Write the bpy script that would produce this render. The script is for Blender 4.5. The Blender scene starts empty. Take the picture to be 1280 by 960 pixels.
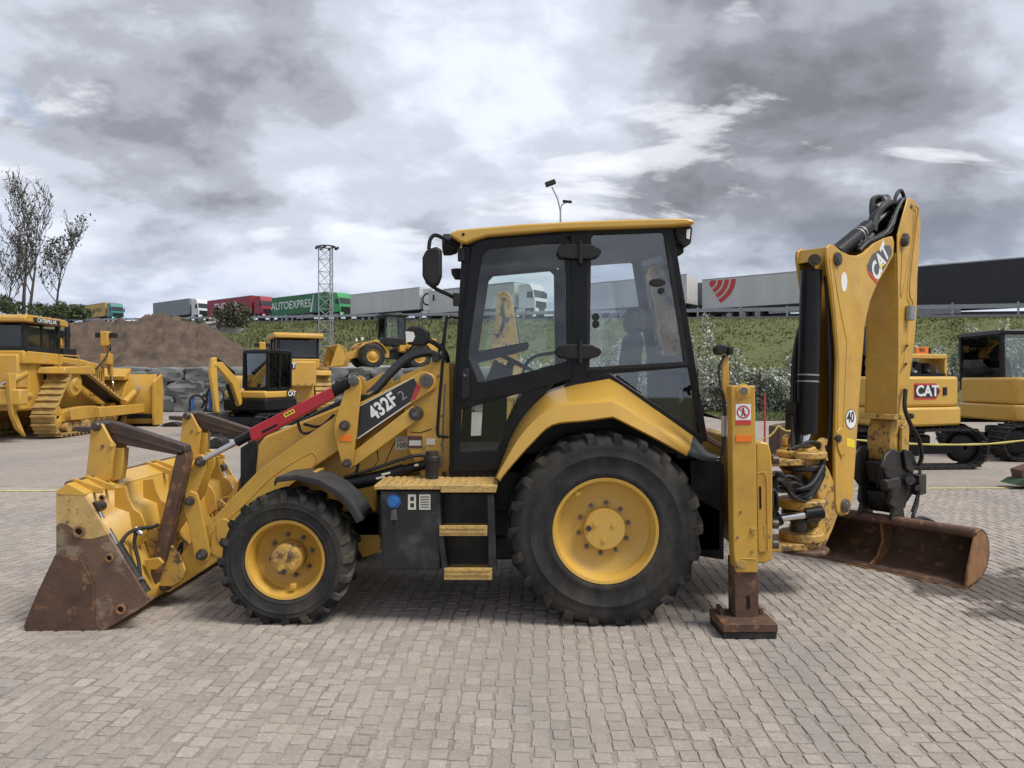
import bpy, bmesh, math, random
from mathutils import Vector, Matrix, noise
random.seed(7)
R = math.radians
SC = bpy.context.scene
COL = SC.collection
# ---------------------------------------------------------------- camera, sky, sun, exposure
CAM_Y, CAM_H, FPX = -5.1, 1.8, 887.0
PITCH = -math.atan(8 / FPX)
cd = bpy.data.cameras.new('camera'); cam = bpy.data.objects.new('camera', cd); COL.objects.link(cam)
cam.location = (0, CAM_Y, CAM_H); cam.rotation_euler = (R(90) + PITCH, 0, 0)
cd.sensor_width = 36; cd.lens = 36 * FPX / 1280; cd.clip_end = 5000; cd.clip_start = .05
SC.camera = cam
SUN_DIR = Vector((.50, -.24, .83)).normalized()            # towards the sun
sd = bpy.data.lights.new('sun', 'SUN'); sd.energy = 1.5; sd.angle = R(20); sd.color = (1, .955, .88)
sun = bpy.data.objects.new('sun', sd); COL.objects.link(sun)
sun.rotation_euler = SUN_DIR.to_track_quat('Z', 'Y').to_euler()
W = bpy.data.worlds.new('World'); SC.world = W; W.use_nodes = True
vs = SC.view_settings
vs.view_transform = 'Standard'; vs.look = 'None'; vs.gamma = 1; vs.use_curve_mapping = False; vs.exposure = 1.2

def make_sky():
    nt = W.node_tree; nt.nodes.clear(); N = nt.nodes.new; L = nt.links.new
    def m(op, a, b=None, c=None):
        n = N('ShaderNodeMath'); n.operation = op
        for i, v in enumerate((a, b, c)):
            if v is None: continue
            if isinstance(v, (int, float)): n.inputs[i].default_value = v
            else: L(v, n.inputs[i])
        return n.outputs[0]
    def ramp(f, stops):
        n = N('ShaderNodeValToRGB'); L(f, n.inputs[0]); e = n.color_ramp.elements
        while len(e) < len(stops): e.new(.5)
        for k, (p, c) in enumerate(stops):
            e[k].position = p; e[k].color = (c, c, c, 1) if isinstance(c, (int, float)) else (*c, 1)
        n.color_ramp.interpolation = 'EASE'
        return n.outputs[0]
    def mix(f, a, b):
        n = N('ShaderNodeMix'); n.data_type = 'RGBA'
        if isinstance(f, (int, float)): n.inputs[0].default_value = f
        else: L(f, n.inputs[0])
        for i, v in ((6, a), (7, b)):
            if isinstance(v, tuple): n.inputs[i].default_value = (*v, 1)
            else: L(v, n.inputs[i])
        return n.outputs[2]
    tc = N('ShaderNodeTexCoord'); sep = N('ShaderNodeSeparateXYZ'); L(tc.outputs['Generated'], sep.inputs[0])
    x, y, z = sep.outputs
    zz = m('ADD', m('MAXIMUM', z, 0.0), .40)
    cx = m('DIVIDE', x, zz); cy = m('DIVIDE', y, zz)
    def nz(ox, oy, scale, detail, rough, dist, sx=1.0, sy=1.0):
        cv = N('ShaderNodeCombineXYZ'); L(m('MULTIPLY', m('ADD', cx, ox), sx), cv.inputs[0]); L(m('MULTIPLY', m('ADD', cy, oy), sy), cv.inputs[1])
        n = N('ShaderNodeTexNoise'); n.inputs['Scale'].default_value = scale; n.inputs['Detail'].default_value = detail
        n.inputs['Roughness'].default_value = rough; n.inputs['Distortion'].default_value = dist
        L(cv.outputs[0], n.inputs['Vector']); return n.outputs[0]
    big = nz(SKY[0], SKY[1], .95, 3, .5, .3)
    mid = nz(SKY[2], SKY[3], 2.7, 9, .55, .15, .95, 1.2)
    fine = nz(3.1, 8.4, 8.0, 7, .6, .3)
    body = m('ADD', m('ADD', m('MULTIPLY', big, .74), m('MULTIPLY', mid, .47)), m('MULTIPLY', fine, .11))
    body = m('SUBTRACT', body, .075)
    def g(v): return (v, v * 1.06, v * 1.21)
    grey = ramp(body, [(.43, g(1.15)), (.48, g(1.6)), (.53, g(2.4)), (.58, g(3.4)), (.66, g(4.7))])
    # crisp sunlit edges where a second layer tears open
    lit = nz(SKY[4], SKY[5], 2.2, 10, .6, .35, .8, 1.7)
    bright = ramp(lit, [(.57, 0.0), (.64, .55), (.72, 1.0)])
    cloud = mix(m('MULTIPLY', bright, .85), grey, (5.9, 6.05, 6.3))
    # thinner, bluer cloud low over the horizon
    low = ramp(z, [(.04, 1.0), (.26, 0.0)])
    lowc = mix(ramp(mid, [(.40, 0.0), (.62, 1.0)]), (2.1, 2.5, 3.3), (3.9, 4.25, 4.9))
    cloud = mix(m('MULTIPLY', low, .75), cloud, lowc)
    sky = N('ShaderNodeTexSky'); sky.sky_type = 'NISHITA'; sky.sun_disc = False
    sky.sun_elevation = math.asin(SUN_DIR.z); sky.sun_rotation = math.atan2(SUN_DIR.x, SUN_DIR.y)
    gap = ramp(nz(5.2, 1.7, 2.2, 7, .55, .4), [(.30, 0.0), (.37, 1.0)])
    col = mix(m('ADD', m('MULTIPLY', gap, .6), .4), sky.outputs[0], cloud)
    bg = N('ShaderNodeBackground'); L(col, bg.inputs[0]); bg.inputs[1].default_value = .085
    out = N('ShaderNodeOutputWorld'); L(bg.outputs[0], out.inputs[0])
SKY = (39.9, 39.8, 35.7, 3.3, 12.6, 9.2)
make_sky()

# ---------------------------------------------------------------- helpers
CP, SP = math.cos(PITCH), math.sin(PITCH)
def ray(px, py):
    a, b = (px - 640) / FPX, (480 - py) / FPX
    return Vector((a, CP - b * SP, SP + b * CP))
def P(px, py, Y):
    """point of the photograph at world depth Y"""
    d = ray(px, py); t = (Y - CAM_Y) / d.y
    return Vector((d.x * t, Y, CAM_H + d.z * t))
def XZ(pts, Y): return [(P(a, b, Y).x, P(a, b, Y).z) for a, b in pts]
def GR(px, py, z=0.0):
    d = ray(px, py); t = (z - CAM_H) / d.z
    return Vector((d.x * t, CAM_Y + d.y * t, z))

class MB:
    def __init__(s): s.v = []; s.f = []; s.c = []; s.cur = None
    def add(s, vs, fs):
        b = len(s.v); s.v += [tuple(p) for p in vs]
        for f in fs: s.f.append(tuple(i + b for i in f)); s.c.append(s.cur)
        return s
    def prism(s, pts, ext):
        n = len(pts); e = Vector(ext); a = [Vector(p) for p in pts]
        return s.add(a + [p + e for p in a], [tuple(range(n)), tuple(range(2 * n - 1, n - 1, -1))] + [(i, (i + 1) % n, (i + 1) % n + n, i + n) for i in range(n)])
    def slab(s, xz, y0, y1): return s.prism([(x, y0, z) for x, z in xz], (0, y1 - y0, 0))
    def slabx(s, yz, x0, x1): return s.prism([(x0, y, z) for y, z in yz], (x1 - x0, 0, 0))
    def ring(s, o, i, y0, y1):
        n = len(o); V = [(x, y0, z) for x, z in o] + [(x, y0, z) for x, z in i] + [(x, y1, z) for x, z in o] + [(x, y1, z) for x, z in i]
        F = []
        for k in range(n):
            j = (k + 1) % n
            F += [(k, j, n + j, n + k), (2 * n + k, 3 * n + k, 3 * n + j, 2 * n + j), (k, 2 * n + k, 2 * n + j, j), (n + k, n + j, 3 * n + j, 3 * n + k)]
        return s.add(V, F)
    def box(s, a, b, M=None):
        (x0, y0, z0), (x1, y1, z1) = a, b
        V = [(x, y, z) for z in (z0, z1) for y in (y0, y1) for x in (x0, x1)]
        if M is not None: V = [M @ Vector(p) for p in V]
        return s.add(V, [(0, 1, 3, 2), (4, 6, 7, 5), (0, 4, 5, 1), (2, 3, 7, 6), (0, 2, 6, 4), (1, 5, 7, 3)])
    def beam(s, p, q, w, h, up=(0, 0, 1)):
        """rectangular bar from p to q: w sideways, h along up"""
        p, q = Vector(p), Vector(q); d = (q - p).normalized(); sd_ = d.cross(Vector(up)).normalized(); u = sd_.cross(d)
        V = [c + sd_ * (a * w / 2) + u * (b * h / 2) for c in (p, q) for a, b in ((-1, -1), (1, -1), (1, 1), (-1, 1))]
        return s.add(V, [(3, 2, 1, 0), (4, 5, 6, 7)] + [(i, (i + 1) % 4, (i + 1) % 4 + 4, i + 4) for i in range(4)])
    def cyl(s, p, q, r, r2=None, n=16):
        p, q = Vector(p), Vector(q); r2 = r if r2 is None else r2
        d = (q - p).normalized(); a = d.orthogonal().normalized(); b = d.cross(a)
        V = [c + (a * math.cos(t) + b * math.sin(t)) * rr for c, rr in ((p, r), (q, r2)) for t in (2 * math.pi * k / n for k in range(n))]
        return s.add(V, [tuple(range(n - 1, -1, -1)), tuple(range(n, 2 * n))] + [(i, (i + 1) % n, (i + 1) % n + n, i + n) for i in range(n)])
    def tube(s, path, r, n=8, close=True):
        path = [Vector(p) for p in path]; m_ = len(path); rs = r if isinstance(r, list) else [r] * m_
        d0 = (path[1] - path[0]).normalized(); a = d0.orthogonal().normalized(); V = []
        for k, p in enumerate(path):
            d = (path[min(k + 1, m_ - 1)] - path[max(k - 1, 0)]).normalized()
            a = (a - d * a.dot(d)).normalized(); b = d.cross(a)
            V += [p + (a * math.cos(2 * math.pi * j / n) + b * math.sin(2 * math.pi * j / n)) * rs[k] for j in range(n)]
        F = [(k * n + j, k * n + (j + 1) % n, (k + 1) * n + (j + 1) % n, (k + 1) * n + j) for k in range(m_ - 1) for j in range(n)]
        if close: F += [tuple(range(n - 1, -1, -1)), tuple(range((m_ - 1) * n, m_ * n))]
        return s.add(V, F)
    def lathe(s, prof, c, axis=(0, 1, 0), n=32, caps=False, a0=0, a1=2 * math.pi):
        """prof: (distance along axis, radius)"""
        ax = Vector(axis).normalized(); c = Vector(c)
        u = Vector((1, 0, 0)) if abs(ax.x) < .9 else Vector((0, 1, 0)); u = (u - ax * u.dot(ax)).normalized(); w = ax.cross(u)
        full = abs(a1 - a0 - 2 * math.pi) < 1e-4; m_ = n if full else n + 1
        V = [c + ax * t + (u * math.cos(a) + w * math.sin(a)) * r for t, r in prof for a in (a0 + (a1 - a0) * k / n for k in range(m_))]
        F = []
        for i in range(len(prof) - 1):
            for k in range(n):
                j = (k + 1) % m_
                F.append((i * m_ + k, i * m_ + j, (i + 1) * m_ + j, (i + 1) * m_ + k))
        if caps: F += [tuple(range(m_ - 1, -1, -1)), tuple(range((len(prof) - 1) * m_, len(prof) * m_))]
        return s.add(V, F)
    def loft(s, rows, closed=False):
        n = len(rows[0]); V = [p for r in rows for p in r]
        return s.add(V, [(i * n + k, i * n + (k + 1) % n, (i + 1) * n + (k + 1) % n, (i + 1) * n + k) for i in range(len(rows) - 1) for k in range(n if closed else n - 1)])
    def xf(s, M):
        s.v = [tuple(M @ Vector(p)) for p in s.v]; return s
    def mesh(s, name, smooth=35, recalc=True):
        me = bpy.data.meshes.new(name); me.from_pydata(s.v, [], s.f)
        if any(c is not None for c in s.c):
            at = me.attributes.new('rnd', 'FLOAT', 'FACE'); at.data.foreach_set('value', [c or 0.0 for c in s.c])
        if recalc:
            bm = bmesh.new(); bm.from_mesh(me); bmesh.ops.recalc_face_normals(bm, faces=bm.faces); bm.to_mesh(me); bm.free()
        if smooth:
            me.shade_smooth(); me.set_sharp_from_angle(angle=R(smooth))
        return me
    def build(s, name, mat, parent=None, bevel=0.0, smooth=35, thick=0.0, seg=2, recalc=True):
        o = link(name, s.mesh(name, smooth, recalc), mat, parent)
        if thick:
            md = o.modifiers.new('solid', 'SOLIDIFY'); md.thickness = thick; md.offset = 0
        if bevel:
            md = o.modifiers.new('bevel', 'BEVEL'); md.width = bevel; md.segments = seg; md.limit_method = 'ANGLE'; md.angle_limit = R(38); md.harden_normals = False
        return o
WORLD = {}
def link(name, me, mat, parent=None, M=None):
    o = bpy.data.objects.new(name, me); COL.objects.link(o)
    if mat is not None and len(me.materials) == 0: me.materials.append(mat)
    if parent is not None:
        o.parent = parent
        if parent in WORLD: o.matrix_parent_inverse = Matrix.Translation(-WORLD[parent])
    if M is not None: o.matrix_basis = M
    return o
def thing(name, label, cat, loc=(0, 0, 0), rot=0.0, group=None, world=False):
    o = bpy.data.objects.new(name, None); COL.objects.link(o); o.empty_display_size = .2
    o.location = loc; o.rotation_euler = (0, 0, rot)
    if world: WORLD[o] = Vector(loc)
    tag(o, label, cat, group); return o
def tag(o, label, cat, group=None):
    o['label'] = label; o['category'] = cat
    if group: o['group'] = group
    return o
def struct(o): o['kind'] = 'structure'; return o
def stuff(o): o['kind'] = 'stuff'; return o
def lettering(txt, mat, parent, loc, xd, up, size, name='lettering', bold=0.0, ext=.0015, align='CENTER', sx=1.0, shear=0.0):
    cu = bpy.data.curves.new(name, 'FONT'); cu.body = txt; cu.size = size; cu.align_x = align; cu.align_y = 'CENTER'
    cu.extrude = ext; cu.offset = bold * size; cu.resolution_u = 3; cu.shear = shear
    t = bpy.data.objects.new(name, cu); me = bpy.data.meshes.new_from_object(t); bpy.data.objects.remove(t); bpy.data.curves.remove(cu)
    xd, up = Vector(xd).normalized(), Vector(up); up = (up - xd * up.dot(xd)).normalized(); nn = xd.cross(up)
    Mx = Matrix(((xd.x * sx, up.x, nn.x, loc[0]), (xd.y * sx, up.y, nn.y, loc[1]), (xd.z * sx, up.z, nn.z, loc[2]), (0, 0, 0, 1)))
    me.transform(Mx); me.materials.clear()
    return link(name, me, mat, parent)

# ---------------------------------------------------------------- materials
def mat(name, c1, c2=None, rough=.5, metal=0.0, scale=3.0, bump=0.0, bscale=60.0, rust=None, attr=0.0, lo=.35, hi=.7, spec=.5, coat=0.0, rvar=.12, coords='Object', streak=1.0, chips=None, dust=0.0):
    m = bpy.data.materials.new(name); m.use_nodes = True; nt = m.node_tree; N = nt.nodes.new; L = nt.links.new
    b = nt.nodes['Principled BSDF']
    c2 = c2 or tuple(v * .82 for v in c1)
    tc = N('ShaderNodeTexCoord'); vec = tc.outputs[coords]
    if coords == 'Geo': pass
    if streak != 1.0:
        mp = N('ShaderNodeMapping'); mp.inputs['Scale'].default_value = (1, 1, streak); L(vec, mp.inputs[0]); v1 = mp.outputs[0]
    else: v1 = vec
    n1 = N('ShaderNodeTexNoise'); n1.inputs['Scale'].default_value = scale; n1.inputs['Detail'].default_value = 7; n1.inputs['Roughness'].default_value = .62; L(v1, n1.inputs['Vector'])
    r1 = N('ShaderNodeMapRange'); r1.inputs[1].default_value = lo; r1.inputs[2].default_value = hi; L(n1.outputs[0], r1.inputs[0])
    mx = N('ShaderNodeMix'); mx.data_type = 'RGBA'; mx.inputs[6].default_value = (*c1, 1); mx.inputs[7].default_value = (*c2, 1); L(r1.outputs[0], mx.inputs[0])
    col = mx.outputs[2]; rgh = None
    if rust:
        amt, rc, rs = rust
        n2 = N('ShaderNodeTexNoise'); n2.inputs['Scale'].default_value = rs; n2.inputs['Detail'].default_value = 9; n2.inputs['Roughness'].default_value = .7; L(vec, n2.inputs['Vector'])
        r2 = N('ShaderNodeMapRange'); r2.inputs[1].default_value = 1 - amt; r2.inputs[2].default_value = 1 - amt + .07; L(n2.outputs[0], r2.inputs[0])
        m2 = N('ShaderNodeMix'); m2.data_type = 'RGBA'; m2.inputs[7].default_value = (*rc, 1); L(r2.outputs[0], m2.inputs[0]); L(col, m2.inputs[6]); col = m2.outputs[2]
    def layer(f, c):
        nonlocal col
        q = N('ShaderNodeMix'); q.data_type = 'RGBA'; q.inputs[7].default_value = (*c, 1); L(f, q.inputs[0]); L(col, q.inputs[6]); col = q.outputs[2]
    if dust:                                               # dry dust film in loose streaks
        mp2 = N('ShaderNodeMapping'); mp2.inputs['Scale'].default_value = (1, 1, .35); L(vec, mp2.inputs[0])
        n4 = N('ShaderNodeTexNoise'); n4.inputs['Scale'].default_value = 3.1; n4.inputs['Detail'].default_value = 9; n4.inputs['Roughness'].default_value = .68; L(mp2.outputs[0], n4.inputs['Vector'])
        r4 = N('ShaderNodeMapRange'); r4.inputs[1].default_value = .48; r4.inputs[2].default_value = .78; r4.inputs[4].default_value = dust; L(n4.outputs[0], r4.inputs[0]); layer(r4.outputs[0], (.42, .34, .22))
    if chips:                                              # scratches and chipped spots
        mp3 = N('ShaderNodeMapping'); mp3.inputs['Scale'].default_value = (1, 1, .4); mp3.inputs['Rotation'].default_value = (0, .6, 0); L(vec, mp3.inputs[0])
        n5 = N('ShaderNodeTexNoise'); n5.inputs['Scale'].default_value = 42; n5.inputs['Detail'].default_value = 5; n5.inputs['Roughness'].default_value = .7; L(mp3.outputs[0], n5.inputs['Vector'])
        r5 = N('ShaderNodeMapRange'); r5.inputs[1].default_value = 1 - chips[0]; r5.inputs[2].default_value = 1 - chips[0] + .04; L(n5.outputs[0], r5.inputs[0]); layer(r5.outputs[0], chips[1])
    if attr:
        at = N('ShaderNodeAttribute'); at.attribute_name = 'rnd'
        mr = N('ShaderNodeMapRange'); mr.inputs[3].default_value = 1 - attr; mr.inputs[4].default_value = 1 + attr; L(at.outputs['Fac'], mr.inputs[0])
        vm = N('ShaderNodeVectorMath'); vm.operation = 'SCALE'; L(col, vm.inputs[0]); L(mr.outputs[0], vm.inputs['Scale']); col = vm.outputs[0]
    L(col, b.inputs['Base Color'])
    r3 = N('ShaderNodeMapRange'); r3.inputs[3].default_value = max(rough - rvar, .02); r3.inputs[4].default_value = min(rough + rvar, 1); L(n1.outputs[0], r3.inputs[0]); L(r3.outputs[0], b.inputs['Roughness'])
    b.inputs['Metallic'].default_value = metal; b.inputs['Specular IOR Level'].default_value = spec; b.inputs['Coat Weight'].default_value = coat; b.inputs['Coat Roughness'].default_value = .15
    if bump:
        n3 = N('ShaderNodeTexNoise'); n3.inputs['Scale'].default_value = bscale; n3.inputs['Detail'].default_value = 6; L(vec, n3.inputs['Vector'])
        bp = N('ShaderNodeBump'); bp.inputs['Strength'].default_value = bump; bp.inputs['Distance'].default_value = .01; L(n3.outputs[0], bp.inputs['Height']); L(bp.outputs[0], b.inputs['Normal'])
    return m
def glass(name, tint, rough=.02, ior=1.5):
    m = bpy.data.materials.new(name); m.use_nodes = True; nt = m.node_tree; nt.nodes.clear(); N = nt.nodes.new; L = nt.links.new
    t = N('ShaderNodeBsdfTransparent'); t.inputs[0].default_value = (*tint, 1)
    g = N('ShaderNodeBsdfGlossy'); g.inputs['Roughness'].default_value = rough; g.inputs[0].default_value = (1, 1, 1, 1)
    f = N('ShaderNodeFresnel'); f.inputs[0].default_value = ior
    x = N('ShaderNodeMixShader'); L(f.outputs[0], x.inputs[0]); L(t.outputs[0], x.inputs[1]); L(g.outputs[0], x.inputs[2])
    o = N('ShaderNodeOutputMaterial'); L(x.outputs[0], o.inputs[0]); return m
Y1 = (.565, .333, .050)
MT = dict(
    yellow=mat('machine_yellow', Y1, (.45, .25, .04), .43, scale=3.5, rust=(.38, (.29, .19, .085), 11), chips=(.325, (.15, .10, .06)), dust=.30, bump=.22, bscale=6),
    yellow_clean=mat('machine_yellow_clean', (.585, .35, .06), (.52, .308, .054), .34, scale=2, coat=.15, chips=(.27, (.2, .14, .08)), dust=.18),
    yellow_worn=mat('machine_yellow_worn', (.52, .30, .055), (.33, .215, .075), .6, scale=7, rust=(.47, (.10, .06, .035), 14), bump=.25, bscale=50),
    yellow_scratch=mat('machine_yellow_scratched', (.55, .37, .13), (.36, .25, .10), .6, scale=14, rust=(.42, (.11, .06, .035), 20), bump=.2),
    yellow_far=mat('machine_yellow_far', (.57, .325, .042), (.44, .25, .04), .48, scale=2.2, rust=(.36, (.26, .17, .07), 5), dust=.5),
    yellow_track=mat('track_yellow', (.46, .30, .09), (.26, .17, .07), .7, scale=4, bump=.2),
    tread=mat('tread_plate_yellow', (.55, .36, .11), (.33, .22, .09), .6, scale=20, bump=.8, bscale=90),
    black=mat('black_paint', (.0065, .0065, .0075), (.011, .011, .012), .34, scale=6, spec=.25),
    plastic=mat('black_plastic', (.011, .0115, .013), (.022, .022, .022), .55, spec=.3, scale=9, bump=.15, bscale=120),
    fendgrey=mat('grey_plastic', (.030, .032, .036), (.05, .052, .056), .55, scale=9),
    tank=mat('tank_black_scuffed', (.010, .011, .013), (.075, .073, .07), .55, scale=5, lo=.50, hi=.80, bump=.15),
    rubber=mat('tyre_rubber', (.017, .0175, .019), (.042, .041, .039), .75, scale=5, lo=.38, hi=.72, bump=.3, bscale=45, rust=(.37, (.075, .07, .064), 30), spec=.22, chips=(.33, (.085, .08, .074)), dust=.13),
    tread_rubber=mat('tyre_tread_rubber', (.014, .014, .015), (.075, .070, .063), .85, scale=6, lo=.45, hi=.72, spec=.22, dust=.25, bump=.3, bscale=40),
    hose=mat('hose_rubber', (.008, .008, .009), (.018, .018, .018), .5, scale=10),
    steel=mat('worn_steel', (.20, .19, .175), (.11, .10, .09), .45, .7, scale=12),
    dark_steel=mat('dark_steel', (.014, .0135, .0135), (.045, .042, .038), .5, .3, scale=8, bump=.2, bscale=60),
    pin=mat('pin_steel', (.045, .042, .04), (.13, .11, .09), .45, .6, scale=30),
    chrome=mat('chrome_rod', (.72, .72, .73), (.60, .60, .61), .14, 1.0, scale=3, rvar=.05),
    rust=mat('rusty_steel', (.125, .068, .042), (.058, .035, .026), .70, .15, scale=5.5, rust=(.45, (.24, .12, .055), 9), chips=(.30, (.30, .27, .235)), bump=.4, bscale=55),
    rust_bright=mat('worn_rusty_side', (.10, .064, .047), (.18, .10, .06), .6, .2, scale=3.5, rust=(.48, (.24, .18, .12), 4.5), chips=(.31, (.33, .30, .26)), bump=.35, bscale=60),
    rust_orange=mat('orange_rust', (.30, .15, .06), (.15, .075, .038), .75, .1, scale=8, bump=.3),
    fork=mat('fork_steel', (.048, .036, .031), (.095, .058, .042), .5, .35, scale=6, bump=.2),
    red=mat('red_paint', (.42, .018, .03), (.33, .014, .022), .38, scale=4, coat=.1),
    orange=mat('orange_reflector', (.85, .20, .015), (.75, .16, .01), .3),
    white=mat('white_paint', (.78, .78, .77), (.68, .68, .67), .5),
    lamp=mat('lamp_lens', (.80, .80, .76), (.62, .62, .60), .15),
    decal_black=mat('decal_black', (.02, .02, .024), (.025, .025, .028), .4),
    decal_red=mat('decal_red', (.52, .045, .04), (.48, .04, .035), .4),
    decal_grey=mat('decal_grey', (.085, .09, .10), (.07, .075, .085), .4),
    decal_yellow=mat('decal_yellow', (.80, .62, .03), (.75, .55, .03), .4),
    decal_maroon=mat('decal_maroon', (.10, .035, .035), (.09, .03, .03), .4),
    paper=mat('label_cream', (.60, .58, .47), (.52, .50, .42), .5, scale=30),
    blue=mat('blue_cap', (.02, .13, .38), (.018, .11, .3), .35),
    seat=mat('seat_fabric', (.060, .066, .075), (.085, .09, .10), .85, scale=30, bump=.3),
    cabin=mat('cab_trim', (.014, .0145, .016), (.025, .025, .026), .7),
    stone=mat('stone_block', (.20, .205, .20), (.095, .10, .095), .9, scale=1.6, bump=1.0, bscale=7, rust=(.36, (.13, .14, .07), 2.2)),
    rock=mat('rock_light', (.36, .35, .33), (.22, .215, .20), .9, scale=2, bump=.8, bscale=8),
    dirt=mat('soil', (.125, .086, .060), (.060, .043, .032), .95, scale=1.1, bump=1.0, bscale=5, rust=(.37, (.20, .165, .13), 6)),
    gravel=mat('gravel', (.36, .345, .32), (.22, .21, .195), .95, scale=9, bump=1.0, bscale=12),
    asphalt=mat('asphalt', (.06, .06, .062), (.045, .045, .046), .9, scale=4),
    galv=mat('galvanised_steel', (.36, .37, .38), (.26, .27, .28), .45, .5, scale=5),
    bark=mat('bark', (.10, .085, .070), (.05, .043, .036), .9, scale=8, bump=.5),
    leaf=mat('leaf_green', (.070, .095, .030), (.045, .066, .022), .65, scale=2, attr=.55),
    leaf_dark=mat('leaf_dark', (.055, .066, .034), (.085, .08, .042), .7, scale=2, attr=.5),
    leaf_silver=mat('leaf_silver', (.47, .49, .42), (.20, .235, .15), .6, scale=1.6, lo=.40, hi=.60, attr=.6),
    grass=mat('grass_ground', (.060, .078, .022), (.10, .098, .036), .95, scale=.35, bump=.9, bscale=9, rust=(.42, (.050, .070, .020), 3)),
    blade=mat('grass_blade', (.080, .115, .026), (.10, .12, .04), .7, scale=.5, attr=.5),
    bank_blade=mat('bank_grass_blade', (.125, .148, .042), (.15, .155, .055), .8, scale=.5, attr=.3),
    weed=mat('weed_blade', (.075, .096, .027), (.115, .115, .044), .8, scale=.25, lo=.4, hi=.6, attr=.5),
    bank=mat('bank_grass', (.085, .105, .030), (.12, .122, .045), .95, scale=1.3, lo=.38, hi=.62, bump=1.0, bscale=7, rust=(.47, (.046, .060, .020), 4.5)),
    trailer_white=mat('trailer_white', (.56, .56, .54), (.49, .49, .47), .5, scale=.6, streak=.15),
    trailer_grey=mat('trailer_grey', (.235, .25, .275), (.205, .22, .245), .55, scale=.8),
    trailer_red=mat('trailer_red', (.30, .022, .042), (.26, .02, .036), .5, scale=.8),
    trailer_green=mat('trailer_green', (.014, .155, .052), (.012, .13, .045), .5, scale=.8),
    trailer_green2=mat('cab_green', (.05, .33, .10), (.04, .28, .09), .4),
    trailer_black=mat('trailer_black', (.013, .013, .015), (.02, .02, .022), .5, scale=.8),
    trailer_yellow=mat('trailer_yellow', (.55, .33, .045), (.50, .30, .04), .5, scale=.8),
    cab_white=mat('cab_white', (.68, .69, .69), (.60, .61, .61), .35),
    cab_teal=mat('cab_teal', (.03, .20, .17), (.025, .17, .14), .4),
    darkglass=mat('vehicle_glass', (.012, .016, .018), (.02, .025, .026), .06, spec=.7, rvar=.03),
    yline=mat('yellow_line', (.62, .55, .17), (.45, .40, .20), .8, scale=6, rust=(.45, (.31, .285, .25), 12)),
    brown=mat('brown_post', (.10, .055, .035), (.06, .035, .025), .8),
    green_net=mat('green_net', (.02, .075, .035), (.03, .05, .03), .8),
    rope=mat('yellow_chain', (.62, .52, .12), (.40, .33, .09), .6, scale=40),
    cream=mat('cream_paint', (.55, .47, .31), (.42, .35, .22), .6, scale=6),
)
GLASS = glass('cab_glass', (.93, .965, .955)); GLASS2 = glass('cab_glass_rear', (.90, .93, .95), ior=1.75)

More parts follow.
